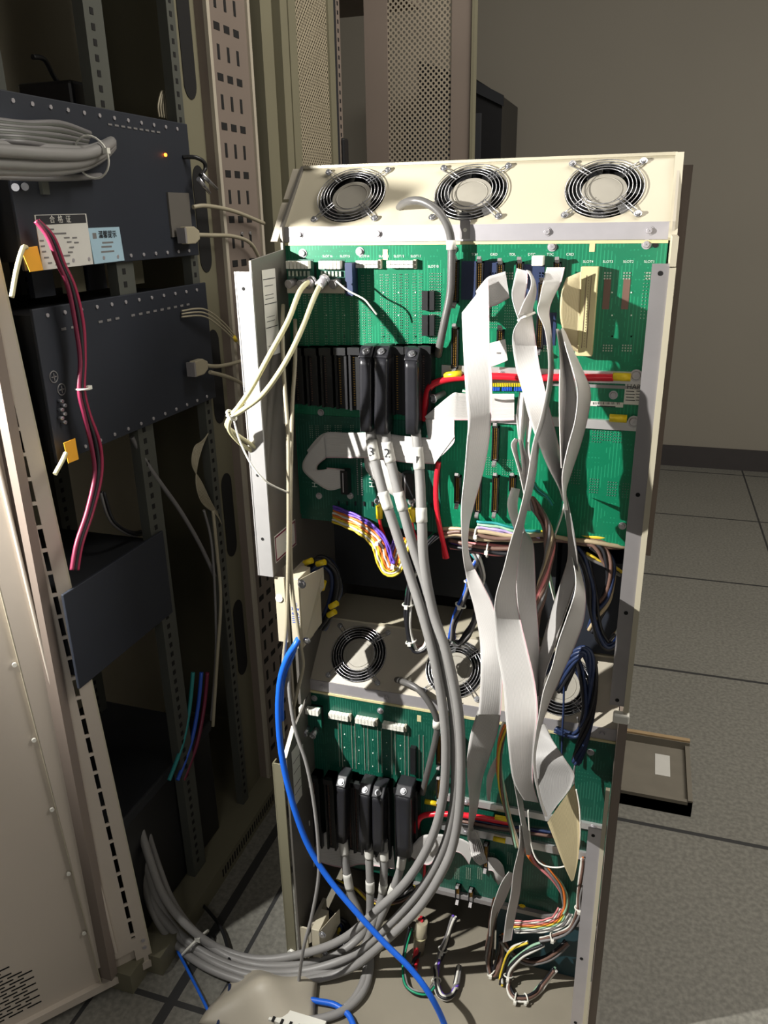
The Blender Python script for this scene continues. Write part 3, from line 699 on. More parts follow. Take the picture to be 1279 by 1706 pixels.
# inner uprights with punched holes
def upright(parent, x, y, w, d, z0=.05, z1=2.15, m='zinc_rail', face='x', pitch=.0222, hs=.009, name='upright'):
    o = MB().box((x - d, y, z0), (x, y + w, z1)).build(name, m, parent); bx = []; z = z0 + .03
    while z < z1 - .03: bx.append(((x, y + w * .3, z), (x + .0008, y + w * .3 + hs, z + hs * 1.1))); z += pitch
    slot_holes(o, bx, 'punched_holes'); return o
upright(nc, XL - .008, -.03, .05, .02); upright(nc, XL - .30, .06, .05, .02); upright(nc, XL - .31, -.20, .05, .02)
upright(nc, XL - .012, .225, .028, .02, hs=.008); upright(nc, XL - .60, .10, .05, .03, m='green_cabinet'); upright(nc, XL - .60, .36, .05, .03, m='green_cabinet')
MB().box((-.76, -.29, .05), (-.75, .55, 2.15)).build('inner_liner', 'cream', nc)
# side wall of the cabinet with oval cut-outs between rail and post
o = MB().box((XL - .03, .255, .05), (XL - .02, .34, 2.15)).build('side_frame', 'green_cabinet', nc)
for z in (1.83, 1.50, 1.17, .84, .51):
    pts = []; 
    for k in range(24):
        a = 2 * pi * k / 24; c = z + (.075 if sin(a) > 0 else -.075); pts.append((XL - .0195, .298 + .024 * cos(a), c + .03 * sin(a)))
    MB().prism(pts, (.001, 0, 0)).build('oval_opening', 'hole', o)
# the broad slotted post
pz0, pz1 = .05, 2.15
post = MB().box((XL - .03, .34, pz0), (XL, .535, pz1)).build('slotted_post', 'brown_cabinet', nc)
MB().box((XL, .34, pz0), (XL + .008, .352, pz1)).box((XL, .523, pz0), (XL + .006, .535, pz1)).build('post_lip', 'cream_dirty', post)
bx = []; z = .12; k = 0
while z < 2.1:
    for y in (.390, .432, .474):
        if k % 2: bx.append(((XL, y - .005, z - .014), (XL + .0008, y + .005, z + .014)))
        else: bx.append(((XL, y - .012, z - .007), (XL + .0008, y + .012, z + .007)))
    z += .046; k += 1
slot_holes(post, bx)
b = MB()
for y in (.43, .47): b.cyl((XL, y, 1.47), (XL + .004, y, 1.47), .004, 10)
b.build('screws', 'chrome', post)
MB().box((XL - .05, .535, .05), (XL - .04, .58, 2.15)).build('gap_strip', 'dark', nc)
# floor sill with vent slots
sill = MB().box((XL, -.245, .0), (XL + .035, .56, .05)).build('sill', 'green_cabinet', nc)
bx = []
for k in range(34): y = .02 + k * .012; bx.append(((XL + .035, y, .014), (XL + .0358, y + .005, .036)))
slot_holes(sill, bx)
# door
HX, HY = -.290, -.240; du = Vector((-.615, -.788, 0)); dn = Vector((.788, -.615, 0)); DZ0, DZ1 = .02, 2.02
lean = .040
def dp(u, z, n=0): return Vector((HX, HY, 0)) + du * u + dn * n + Vector((0, 0, z)) + Vector((du.x, du.y, 0)) * (lean * (z - .02) )
def dprism(us, z0, z1, n0, n1):
    return [dp(us[0], z0, n0), dp(us[1], z0, n0), dp(us[1], z1, n0), dp(us[0], z1, n0)], dn * (n1 - n0)
door = bpy.data.objects.new('door', None); COL.objects.link(door); door.parent = nc; door['label'] = 'pale beige steel door swung open, slotted along its edge'
def dbox(name, m, parts, parent=door, bevel=0):
    b = MB()
    for p in parts: b.prism(*dprism(*p))
    return b.build(name, m, parent, bevel=bevel)
strips = [((0, .022), DZ0, DZ1, -.004, 0), ((.030, .105), DZ0 + .06, DZ1 - .06, -.004, 0)]
z = DZ0 + .10
while z < DZ1 - .1: strips.append(((.022, .030), z - .003, z + .003, -.004, 0)); z += .0415
strips += [((.022, .030), DZ0, DZ0 + .09, -.004, 0)]
dbox('slotted_edge', 'door', strips)
dbox('edge_return', 'cream', [((-.003, 0), DZ0, DZ1, -.03, .0)])
dbox('raised_fold', 'door', [((.062, .068), DZ0 + .08, DZ1 - .08, 0, .007)], bevel=.002)
pnl = dbox('door_skin', 'door', [((.03, .66), DZ0, DZ1, -.012, -.008)])
dbox('bottom_fold', 'door', [((0, .66), DZ0, DZ0 + .018, -.008, .004)])
dbox('stiffener', 'cream', [((.104, .106), DZ0 + .02, DZ1 - .02, -.008, 0)])
b = MB()
for k in range(12): p = dp(.112, .18 + k * .155, -.006); b.cyl(p, p + dn * .004, .004, 10)
b.build('rivets', 'white', door)
b = MB()
for z in (.075, .095): p = dp(.009, z, 0); b.cyl(p, p + dn * .002, .004, 12)
b.build('hinge_screws', 'steel', door)
vents = []
for r in range(16):
    for c in range(14):
        u = .215 + c * .034 + (.017 if r % 2 else 0); z = .06 + r * .0085
        if r > 11 and c < 1 or r > 14 and c < 2: continue
        vents.append(((u, u + .026), z, z + .0032, -.0078, -.0074))
dbox('louvre_slots', 'hole', vents, pnl)

# black chassis facing the aisle
def chassis(name, z0, z1, y0, y1, label, x=XL, depth=.35, tab=True, group=None, m='navy', screws=True):
    t = thing(name, label, 'equipment chassis', group)
    MB().box((x - depth, y0 + .02, z0 + .012), (x - .006, y1 - .02, z1 - .012)).build('body', 'dark', t)
    f = MB().box((x - .006, y0, z0), (x, y1, z1)).build('faceplate', m, t, bevel=.0015)
    n = 12
    for k in range(n if screws else 0):
        y = y0 + .03 + (y1 - y0 - .07) * k / (n - 1)
        for z in (z0 + .010, z1 - .012): MB().cyl((x, y, z), (x + .002, y, z), .0032, 10).build('screw_head', 'steel', f)
    return t, f
cA, fA = chassis('equipment_chassis', 1.433, 1.675, -.262, .240, 'upper black chassis in the left cabinet carrying the white certificate and pale blue sticker')
cB, fB = chassis('equipment_chassis', 1.135, 1.378, -.262, .255, 'middle black chassis in the left cabinet with red wires hanging over it')
# between them the modules of the row are dimly seen
for k, (y, m) in enumerate(((-.17, 'navy'), (-.09, 'green_cabinet'), (-.03, 'navy'), (.09, 'green_cabinet'))):
    MB().box((XL - .08, y, 1.385), (XL - .07, y + .05, 1.428)).build('rear_module', m, cB)
cC, fC = chassis('equipment_chassis', .735, .918, -.30, -.0, 'plain dark chassis low in the left cabinet', depth=.3, screws=False)
cD = thing('black_box', 'black box standing on the floor of the left cabinet behind the grey cables', 'box')
MB().box((XL - .36, -.25, .052), (XL - .03, .13, .36)).build('case', 'black', cD, bevel=.004)
MB().box((XL - .365, -.255, .345), (XL - .025, .135, .372)).build('lid', 'dark', cD, bevel=.004)
# certificate, sticker
def onx(px, py, dx=.0008): return at(px, py, XL + dx, 0)
def sticker(name, m, quad, parent, label, dx=.0012):
    P = [onx(q[0], q[1], .0003) for q in quad]; o = MB().prism(P, (dx, 0, 0)).build(name, m, parent); o['label'] = label; return o
cert = sticker('certificate_label', 'paper', ((57, 358), (143, 356), (155, 440), (72, 450)), fA, 'white printed certificate with a dark heading')
hd = MB().prism([onx(60, 359, .0016), onx(142, 357, .0016), onx(144, 371, .0016), onx(62, 375, .0016)], (.0004, 0, 0)).build('heading_band', 'ink', cert)
def xtext(s, size, m, parent, px, py, dx=.0022, slant=0): return text(s, size, m, parent, frame(onx(px, py, dx), (0, 1, slant), (0, 0, 1)))
xtext('合  格  证', .012, 'paper', hd, 101, 366)
b = MB()
rows = [(83, 382, 22), (98, 389, 40), (112, 396, 14), (70, 401, 10), (116, 403, 12), (72, 410, 10), (92, 408, 18), (120, 412, 12), (74, 419, 10), (118, 420, 12), (78, 429, 12), (108, 426, 30), (84, 438, 10), (105, 440, 36), (125, 396, 12), (128, 404, 12)]
for px, py, w in rows:
    p = onx(px, py, .002); b.cb(p, (.0003, w * .0009, .0022))
b.build('printed_lines', 'w_grey', cert)
st = sticker('printed_label', 'paper_blue', ((146, 380), (198, 378), (207, 434), (157, 440)), fA, 'pale blue rounded sticker')
xtext('温馨提示', .0125, 'ink', st, 180, 391); b = MB()
p = onx(158, 393, .0016); b.cb(p, (.0003, .010, .009))
b.build('sticker_logo', 'w_grey', st); b = MB()
for px, py, w in ((180, 404, 30), (178, 411, 28), (180, 419, 36)): b.cb(onx(px, py, .0016), (.0003, w * .001, .0028))
b.build('printed_lines', 'w_grey', st)
# legends, led, fans terminals
b = MB()
for k in range(17):
    y = -.20 + k * .0235; z = 1.341
    if k in (3, 7): continue
    b.cb((XL + .0008, y, z), (.0006, .011, .004))
b.build('printed_legend', 'w_grey', fB)
b = MB()
for k in range(9): b.cb((XL + .0008, -.01 + k * .018, 1.652), (.0006, .011, .003))
b.build('printed_legend', 'w_grey', fA)
p = onx(275, 258, .001); MB().cyl(p, p + Vector((.003, 0, 0)), .003, 12).build('power_led', 'led', fA)
b = MB(); b.box((XL, .14, 1.47), (XL + .004, .215, 1.55)).build('clear_cover', 'panel_in', fA)
for q in ((90, 628), (103, 649)):
    p = onx(q[0], q[1], .0006); MB().ring(p, .009, .001, (1, 0, 0), 20).box((p.x, p.y - .006, p.z - .0008), (p.x + .001, p.y + .006, p.z + .0008)).box((p.x, p.y - .0008, p.z - .006), (p.x + .001, p.y + .0008, p.z + .006)).build('earth_symbol', 'w_grey', fB)
b = MB()
for q in ((26, 312), (42, 311)): b.cyl(onx(*q, 0), onx(*q, .008), .0055, 12)
b.build('terminal_posts', 'chrome', fA)
b = MB(); b.box((XL, -.205, 1.54), (XL + .006, -.19, 1.58)); b.build('terminal_strip', 'zinc_rail', fA)
b = MB()
for k in range(6): q = onx(97 + (k % 2) * 5, 668 + k * 7, 0); b.cyl(q, q + Vector((.010, 0, 0)), .003, 8)
b.build('terminal_posts', 'chrome', fB)

# cables at the chassis
def xcable(name, label, cat, pts, r, m, group=None, n=10): return cable(name, label, cat, pts, r, m, group, ax=0, n=n)
cols = [(('left', 205, 0), 'upper pale'), ]
for k, (dy, dx, lab) in enumerate(((0, 0, 'topmost'), (16, .01, 'second'), (30, .02, 'third'), (42, .012, 'lowest thick'), (8, .03, 'foremost'))):
    o = cable('network_cable', '%s grey network cable of the bundle tied in front of the upper black chassis' % lab, 'cable',
          [(-60, 238 + dy, XL + .03 + dx), (20, 245 + dy * .9, XL + .035 + dx), (90, 250 + dy * .8, XL + .04 + dx), (140, 252 + dy * .55, XL + .035 + dx), (172, 243 + dy * .35, XL + .03 + dx), (186, 236 + dy * .2, XL + .0 + dx * .3)], .0085, 'grey_cable', 'grey cable bundle at the upper left', ax=0)
cable('network_cable', 'thin blue-grey cable lying just under the grey bundle at the upper left', 'cable', [(-60, 290, XL + .02), (60, 296, XL + .02), (120, 296, XL + .02), (168, 293, XL + .015)], .005, 'w_grey', ax=0)
p = at(153, 262, XL + .05, 0); tg = MB().ring(p, .03, .0016, (0, 1, .15), 26).build('cable_tie', 'white'); tg.scale = (1, 1, 1); MB().cb(p + Vector((.028, 0, .008)), (.008, .008, .008)).build('tie_head', 'white', tg)
tag(tg, 'white cable tie round the grey cable bundle at the upper left', 'cable tie')
rub = thing('patch_cables', 'dusty heap of woven grey patch leads over the top edge of the upper black chassis', 'cable heap')
for k in range(9):
    MB().tube(spline([at(-40 + k * 2, 195 + k * 5, XL + .02, 0), at(40, 205 + k * 4, XL + .03 + k * .002, 0), at(100, 205 + k * 5, XL + .03, 0), at(150 - k, 222 + k * 3, XL + .01, 0)]), .004, 8).build('lead', 'zinc_rail' if k % 2 else 'w_grey', rub)
# D plugs
def dplug(px, py, label, pts):
    t = thing('data_cable', label, 'cable'); c = onx(px, py, .012)
    MB().prism([c + Vector((0, -.02, .016)), c + Vector((0, .012, .016)), c + Vector((0, .030, .008)), c + Vector((0, .030, -.008)), c + Vector((0, .012, -.016)), c + Vector((0, -.02, -.016))], (.014, 0, 0)).build('plug_hood', 'beige_cable', t, bevel=.002)
    MB().cb(c + Vector((.006, -.024, 0)), (.018, .006, .028)).build('plug_shell', 'steel_dull', t)
    MB().tube(spline([c + Vector((.006, .028, 0))] + pix(pts, 0), 8), .0042, 8).build('lead', 'beige_cable', t)
dplug(310, 392, 'beige data cable plugged low into the upper black chassis', [(350, 392, XL + .02), (390, 394, XL + .02), (420, 408, XL + .02), (440, 450, XL + .01)])
dplug(325, 612, 'beige data cable plugged into the right end of the middle black chassis', [(365, 610, XL + .02), (400, 602, XL + .02), (420, 590, XL + .03), (450, 570, XL + .02)])
cable('data_cable', 'pale cable leaving the upper black chassis across the slotted post', 'cable', [(322, 345, XL + .01), (345, 343, XL + .02), (390, 352, XL + .02), (440, 372, XL + .02)], .0042, 'beige_cable', ax=0)
cable('data_cable', 'beige cable dropping from the plug at the middle black chassis', 'cable', [(350, 620, XL + .02), (380, 628, XL + .02), (405, 640, XL + .02), (425, 655, XL + .02)], .0042, 'beige_cable', ax=0)
for k in range(3):
    cable('fibre_lead', ['upper', 'middle', 'lower'][k] + ' of three thin translucent leads curving from the middle black chassis', 'cable', [(303, 518 + k * 5, XL + .004), (340, 515 + k * 6, XL + .02), (370, 535 + k * 6, XL + .02), (392, 560 + k * 4, XL + .02), (405, 580, XL + .02)], .0018, 'beige_cable', 'three thin leads', ax=0, n=6)
for k in range(2):
    p = at(390 + k * 12, 561 + k * 10, XL + .022, 0); 
    bpy.data.objects['fibre_lead'].id_data
    MB().cyl(p, p + Vector((0, .008, -.010)), .0045, 8).build('lead_sleeve', 'w_yellow', bpy.data.objects['fibre_lead.001'])
coax = thing('coax_lead', 'dark coax lead with two bare metal plugs beside the slotted post', 'cable')
MB().tube(spline(pix([(305, 262, XL), (325, 262, XL + .02), (340, 270, XL + .03), (342, 282, XL + .03), (334, 292, XL + .03)], 0)), .004, 8).build('lead', 'black', coax)
for a, c in (((336, 290), (362, 315)), ((331, 298), (350, 322))):
    MB().cyl(at(a[0], a[1], XL + .03, 0), at(c[0], c[1], XL + .03, 0), .0048, 10, .003).build('plug', 'chrome', coax)
# red and black wires over the chassis
for k, (o, m, lab) in enumerate(((0, 'dred', 'left dark red wire'), (5, 'w_black', 'black wire'), (9, 'w_crimson', 'brighter red wire'))):
    cable('power_wire', '%s of the three hanging over the black chassis on the left' % lab, 'wire',
          [(60 + o * .4, 368, XL + .02), (80 + o, 395, XL + .028), (98 + o, 440, XL + .03), (114 + o * 1.2, 480, XL + .03), (126 + o * 1.4, 540, XL + .03), (134 + o * .8, 600, XL + .03), (132 + o * .9, 650, XL + .03), (140 + o, 690, XL + .03), (152 + o * 1.6, 740, XL + .03), (158 + o * 1.2, 790, XL + .03), (146 + o, 850, XL + .03), (128 + o, 905, XL + .03), (120 + o, 950, XL + .03)], .0036, m, 'wires over the left chassis', ax=0, n=8)
p = at(137, 648, XL + .03, 0); tg = tag(MB().ring(p, .010, .0018, (0, .1, 1), 20).cb(p + Vector((.004, .012, 0)), (.006, .009, .006)).build('cable_tie', 'white'), 'white cable tie round the red wires at the middle chassis', 'cable tie')
for k, (a, q, lab) in enumerate((([(20, 495, XL + .02), (28, 450, XL + .02), (38, 415, XL + .02), (44, 412, XL + .015)], ((34, 414), (62, 410), (72, 450), (50, 453)), 'beside the white certificate'), ([(92, 790, XL + .02), (104, 768, XL + .02), (110, 755, XL + .015)], ((106, 738), (125, 730), (131, 765), (114, 772)), 'low on the middle chassis'))):
    t = thing('tagged_cable', 'yellow cable with a folded orange tag %s' % lab, 'cable')
    MB().tube(spline(pix(a, 0)), .0036, 8).build('lead', 'cream_cable', t)
    P = [onx(x, y, .016) for x, y in q]; tgo = MB().prism(P, (.0008, 0, 0)).build('tag', 'orange_tag', t)
# inner cabinet cables
cable('network_cable', 'single grey cable hanging diagonally below the middle black chassis', 'cable', [(220, 728, XL - .02), (250, 780, XL - .01), (300, 850, XL - .01), (335, 910, XL - .01), (358, 960, XL - .01)], .0045, 'w_grey', ax=0)
lp = thing('looped_cables', 'hank of thin pale cables looped beside the slotted post', 'cable hank')
for k in range(8):
    MB().tube(spline(pix([(347 - k * 1.2, 722 + k * 2, XL - .01), (337 - k * 1.8, 745, XL - .01), (329 - k * 1.2, 775, XL - .01), (327 + k * 1.4, 805, XL - .012), (334 + k * 2.2, 832, XL - .01), (348 + k * 2, 848 + k, XL - .01), (362 + k, 852 + k * 3, XL - .01)], 0)), .0014, 6).build('loop', 'beige_cable', lp)
cable('network_cable', 'pale cable running straight down inside the post at the left cabinet', 'cable', [(355, 850, XL + .01), (362, 920, XL + .01), (368, 1000, XL + .01), (362, 1100, XL + .01), (355, 1210, XL + .01)], .004, 'beige_cable', ax=0)
cable('network_cable', 'second pale cable beside the straight one inside the left cabinet', 'cable', [(340, 850, XL), (352, 900, XL), (358, 980, XL), (360, 1090, XL), (352, 1200, XL)], .003, 'w_grey', ax=0)
for k, (m, lab, o) in enumerate((('w_blue', 'dim blue cable', 0), ('dred', 'dim red cable', 10), ('w_teal', 'dim teal cable', -14))):
    cable('network_cable', lab + ' running down over the black box in the left cabinet', 'cable', [(336 + o, 1120, XL - .01), (330 + o, 1180, XL - .01), (318 + o, 1240, XL - .01), (296 + o, 1300, XL - .01)], .0045, m, ax=0)
harness('dark_wires', 'loose black wires hanging behind the lower dark chassis', [(170, 820, XL - .05), (190, 870, XL - .04), (230, 890, XL - .05), (255, 860, XL - .05), (250, 790, XL - .06)], ['w_black', 'w_black', 'w_grey'], .003, ax=0)
cable('dark_cable', 'black lead coming over the top of the upper chassis', 'cable', [(55, 95, XL - .1), (75, 100, XL - .1), (95, 135, XL - .1), (130, 170, XL - .1)], .004, 'black', ax=0)
adp = thing('power_adapter', 'dark power adapter lying on top of the upper black chassis', 'adapter')
MB().box((XL - .16, -.03, 1.675), (XL - .05, .08, 1.72)).build('case', 'black', adp, bevel=.006)
hg = thing('cable_hank', 'pale twisted leads hanging at the top by the narrow rail', 'cable hank')
for k in range(5): MB().tube(spline(pix([(266 + k * 4, 195 + k, XL - .04), (264 + k * 4, 175, XL - .04), (272 + k * 2, 152, XL - .04), (280 + k * 2, 200, XL - .04)], 0)), .0018, 6).build('lead', 'beige_cable', hg)
coat = None

# ------------------------------------------------------------------ further cabinets of the row
c2 = thing('server_cabinet', 'second cabinet of the left row with a narrow perforated front', 'cabinet')
MB().box((-1.15, .60, 0), (XL - .02, 1.07, .06)).build('plinth', 'green_cabinet', c2)
MB().box((-1.15, .60, 2.2), (XL, 1.07, 2.25)).build('roof', 'green_cabinet', c2)
MB().box((-1.15, .60, .06), (XL - .05, .62, 2.2)).build('side_panel', 'green_cabinet', c2)
fr = MB().box((XL - .04, .60, .06), (XL + .0, .66, 2.2)).box((XL - .03, .69, .06), (XL + .008, .73, 2.2)).box((XL - .05, .66, .06), (XL - .02, .69, 2.2)).box((XL - .03, .755, .06), (XL + .0, .80, 2.2)).box((XL - .04, .73, .06), (XL - .01, .755, 2.2)).build('post', 'green_cabinet', c2)
dr = MB().box((XL - .012, 1.02, .06), (XL + .0, 1.06, 2.2)).box((XL - .012, .80, 2.1), (XL, 1.02, 2.2)).box((XL - .012, .80, .06), (XL, 1.02, .16)).build('door', 'green_cabinet', c2)
MB().box((XL - .008, .80, .16), (XL - .006, 1.02, 2.1)).build('perforated_sheet', 'perf_y', dr)
MB().box((XL - .10, .80, .06), (XL - .09, 1.06, 2.2)).build('inner_panel', 'brown_cabinet', c2)
c3 = thing('server_cabinet', 'dark third cabinet of the left row standing open behind its perforated door', 'cabinet')
MB().box((-1.15, 1.08, 0), (XL - .02, 1.95, .06)).build('plinth', 'brown_cabinet', c3)
MB().box((-1.15, 1.08, 2.2), (XL, 1.95, 2.25)).build('roof', 'brown_cabinet', c3)
MB().box((XL - .04, 1.08, .06), (XL - .02, 1.13, 2.2)).build('post', 'dark', c3)
upright(c3, XL - .02, 1.13, .03, .02, m='brown_cabinet'); MB().box((XL - .10, 1.16, .06), (XL - .08, 1.30, 2.2)).build('inner_panel', 'panel_in', c3)
MB().box((XL - .06, 1.14, 1.62), (XL - .01, 1.18, 1.72)).build('door_lock', 'black', c3, bevel=.006)
# its door, swung square to the aisle
YD = 1.26
x0 = at(608, 100, YD).x; x1 = at(787, 100, YD).x; xa = at(646, 100, YD).x; xb = at(752, 100, YD).x
d3 = MB().box((x0, YD, .05), (xa, YD + .03, 2.2)).box((xb, YD, .05), (x1, YD + .03, 2.2)).box((xa, YD, .05), (xb, YD + .03, .2)).box((xa, YD, 2.1), (xb, YD + .03, 2.2)).build('door', 'brown_cabinet', c3)
MB().box((x1 - .002, YD - .006, .05), (x1 + .006, YD + .034, 2.2)).build('door_edge', 'green_cabinet', d3)
MB().box((xa, YD + .004, .2), (xb, YD + .006, 2.1)).build('perforated_sheet', 'perf', d3)
MB().box((xa - .01, YD + .2, .2), (xb + .05, YD + .21, 1.80)).build('inner_panel', 'dark', c3)
YW = 3.2
x0, x1 = at(790, 200, YW).x, at(836, 200, YW).x; zt = at(800, 130, YW).z
wb = thing('wall_cabinet', 'black cabinet standing far back behind the perforated door', 'cabinet')
MB().prism([(x0 - .3, YW, 0), (x1, YW, 0), (x1, YW, at(836, 160, YW).z), (x0, YW, zt), (x0 - .3, YW, zt + .1)], (0, .5, 0)).build('body', 'black', wb)
MB().prism([(x0 - .02, YW - .01, at(795, 150, YW).z), (x1 + .01, YW - .01, at(836, 178, YW).z), (x1 + .01, YW - .01, at(836, 160, YW).z), (x0 - .02, YW - .01, zt)], (0, -.02, 0)).build('top_rim', 'dark', wb)

# ------------------------------------------------------------------ wooden box on the floor, right
wx = thing('wooden_box', 'low open grey-brown wooden box with a white label on the floor right of the rack', 'box')
bx0, bx1, by0, by1 = .60, .815, .575, .83
bx0 = .622
MB().box((bx0, by0, 0), (bx1, by0 + .012, .045)).box((bx0, by1 - .014, 0), (bx1, by1, .06)).box((bx0, by0, 0), (bx0 + .012, by1, .055)).box((bx1 - .012, by0, 0), (bx1, by1, .05)).build('sides', 'wood', wx)
MB().box((bx0, by0, .0), (bx1, by1, .035)).build('board', 'wood', wx); MB().box((bx0, by1 - .012, .06), (bx1, by1 + .002, .066)).build('rim', 'wood_edge', wx)
lb_ = MB().box((.722, .68, .0352), (.762, .775, .036)).build('paper_label', 'paper', wx)

# ================================================================== grey trunk cables with black hoods
def hood_cable(name, label, hx0, hx1, hy0, hy1, pts, group, num=None, r=.0085, tape=(), hy=-.032, tall=True):
    t = thing(name, label, 'cable', group)
    xa, z1 = zc(hx0, hy0, hy); xb, _ = zc(hx1, hy0, hy); _, z0 = zc((hx0 + hx1) / 2, hy1, hy); xc = (xa + xb) / 2; w = (xb - xa) / 2; lx = zc((hx0 + hx1) / 2 + (pts[0][0] - (hx0 + hx1) / 2) * 0, hy1, hy)[0]
    dx = lx - xc
    ring = []
    for (zz, k, sx) in ((z1 - .018, 1, 0), (z1 - .03, 1, .1), (z0 + .03, .96, .8), (z0, .92, 1)): ring.append((zz, k, sx))
    bm = bmesh.new(); R = []
    for zz, k, sx in ring:
        R.append([bm.verts.new((xc + dx * sx + w * k * max(-1, min(1, 1.25 * cos(a))), hy - .006 + .021 * k * max(-.9, min(1, 1.1 * sin(a))), zz)) for a in [2 * pi * i / 20 for i in range(20)]])
    for i in range(len(R) - 1):
        for j in range(20):
            f = bm.faces.new((R[i][j], R[i][(j + 1) % 20], R[i + 1][(j + 1) % 20], R[i + 1][j])); f.smooth = True
    bm.faces.new(R[0][::-1]); bm.faces.new(R[-1])
    me = bpy.data.meshes.new('plug_hood'); bmesh.ops.recalc_face_normals(bm, faces=bm.faces); bm.to_mesh(me); bm.free(); me.materials.append(M['hood']); o = bpy.data.objects.new('plug_hood', me); COL.objects.link(o); o.parent = t
    cl = MB().prism([(xc - w, hy + .02, z1), (xc - w, hy - .010, z1), (xc - w, hy - .026, z1 - .016), (xc - w, hy - .020, z1 - .022), (xc - w, hy + .02, z1 - .022)], (2 * w, 0, 0)).build('clamp', 'hood', o, bevel=.002)
    screw(o, (xc, hy - .019, z1 - .008), .0048, (0, -.7, .7), 'chrome')
    P = spline(pix(pts), 9); MB().tube(P, r, 14).build('jacket', 'grey_cable', t)
    cum = [0]
    for i in range(1, len(P)): cum.append(cum[-1] + (P[i] - P[i - 1]).length)
    for a, b_, m in tape:
        seg = [P[i] for i in range(len(P)) if a <= cum[i] <= b_]
        if len(seg) > 1:
            o2 = MB().tube(seg, r * 1.12, 14).build('number_sleeve', m, t)
            if num and a < .1:
                c = seg[len(seg) // 2]; text(num, .022, 'ink', o2, frame(c + Vector((0, -r * 1.16, 0)), (1, 0, 0), (0, 0, 1)))
    return t
G1 = 'three long trunk cables from the upper board'
hood_cable('trunk_cable', 'long grey trunk cable with black hood and sleeve marked 3, leftmost of the upper three', 605, 627, 574, 714,
   [(616, 706, -.036), (620, 740, -.04), (627, 775, -.045), (640, 825, -.055), (658, 880, -.06), (684, 960, -.07), (706, 1030, -.085), (724, 1100, -.095), (738, 1180, -.10), (743, 1250, -.105), (738, 1330, -.11), (718, 1400, -.115), (680, 1465, -.12), (630, 1515, -.125), (570, 1565, -.13), (500, 1590, -.14), (430, 1598, -.15), (365, 1580, -.165), (310, 1540, -.18), (272, 1490, -.18), (246, 1420, -.17), (225, 1350, -.14)], G1, '3', tape=((.022, .062, 'paper'), (.115, .15, 'paper')))
hood_cable('trunk_cable', 'long grey trunk cable with black hood and sleeve marked 2, middle of the upper three', 629, 653, 574, 718,
   [(641, 708, -.036), (646, 745, -.04), (655, 785, -.045), (672, 850, -.055), (690, 915, -.06), (708, 970, -.065), (722, 1030, -.075), (742, 1110, -.085), (756, 1190, -.09), (759, 1260, -.095), (756, 1340, -.10), (740, 1410, -.105), (706, 1475, -.11), (650, 1540, -.115), (590, 1590, -.12), (510, 1617, -.13), (430, 1618, -.14), (360, 1598, -.155), (300, 1555, -.17), (262, 1500, -.17), (238, 1430, -.16), (216, 1360, -.13)], G1, '2', tape=((.026, .066, 'paper'), (.115, .15, 'paper')))
hood_cable('trunk_cable', 'long grey trunk cable with black hood and sleeve marked 1, rightmost of the upper three', 680, 703, 578, 718,
   [(692, 710, -.036), (696, 750, -.045), (700, 800, -.055), (703, 870, -.075), (707, 940, -.085), (722, 1020, -.09), (745, 1090, -.10), (762, 1170, -.10), (768, 1240, -.10), (767, 1330, -.105), (757, 1400, -.11), (738, 1450, -.12), (700, 1510, -.13), (640, 1570, -.135), (580, 1615, -.14), (500, 1636, -.15), (430, 1640, -.16), (350, 1614, -.17), (295, 1575, -.185), (256, 1520, -.185), (236, 1450, -.17), (222, 1370, -.14)], G1, '1', tape=((.034, .072, 'paper'), (.128, .165, 'paper')))
G2 = 'four short trunk cables from the lower board'
hood_cable('trunk_cable', 'short grey trunk cable with black hood, leftmost of the lower four', 566, 582, 1286, 1392, [(572, 1385, -.036), (573, 1410, -.04), (576, 1440, -.045), (584, 1485, -.05), (598, 1520, -.055), (610, 1560, -.06), (612, 1605, -.07), (604, 1640, -.08), (590, 1665, -.08), (575, 1680, -.09)], G2, tape=((.022, .055, 'paper'), (.10, .14, 'paper')))
hood_cable('trunk_cable', 'short grey trunk cable with black hood, second of the lower four', 603, 622, 1298, 1402, [(613, 1398, -.036), (615, 1420, -.04), (616, 1450, -.045), (617, 1490, -.05), (615, 1530, -.055), (600, 1560, -.065), (560, 1590, -.08), (500, 1607, -.10), (430, 1608, -.125), (370, 1588, -.15), (322, 1550, -.165), (286, 1500, -.16), (262, 1440, -.15), (240, 1370, -.13)], G2, tape=((.022, .045, 'paper'), (.095, .13, 'paper')))
hood_cable('trunk_cable', 'short grey trunk cable with black hood, third of the lower four', 625, 645, 1303, 1406, [(640, 1400, -.036), (640, 1420, -.04), (640, 1450, -.045), (637, 1490, -.05), (625, 1530, -.06), (605, 1580, -.08), (560, 1612, -.10), (500, 1628, -.115), (430, 1628, -.14), (362, 1606, -.16), (310, 1570, -.175), (272, 1530, -.18), (250, 1490, -.175), (232, 1420, -.15)], G2, tape=((.022, .048, 'paper'), (.098, .13, 'paper')))
hood_cable('trunk_cable', 'short grey trunk cable with black hood, rightmost of the lower four', 664, 690, 1300, 1415, [(672, 1408, -.036), (670, 1430, -.042), (665, 1455, -.048), (650, 1495, -.055), (632, 1535, -.06), (618, 1570, -.065), (616, 1620, -.07), (600, 1660, -.08), (560, 1690, -.10), (500, 1700, -.11), (440, 1680, -.12)], G2, tape=((.025, .055, 'paper'), (.10, .14, 'paper')))
p = at(325, 1572, -.165); tg = MB().ring(p, .036, .003, (.75, -.25, -.5), 28).cb(p + Vector((.020, -.012, .036)), (.012, .012, .012)).build('cable_tie', 'white'); tag(tg, 'large white cable tie round the looped grey trunk cables at the lower left', 'cable tie')
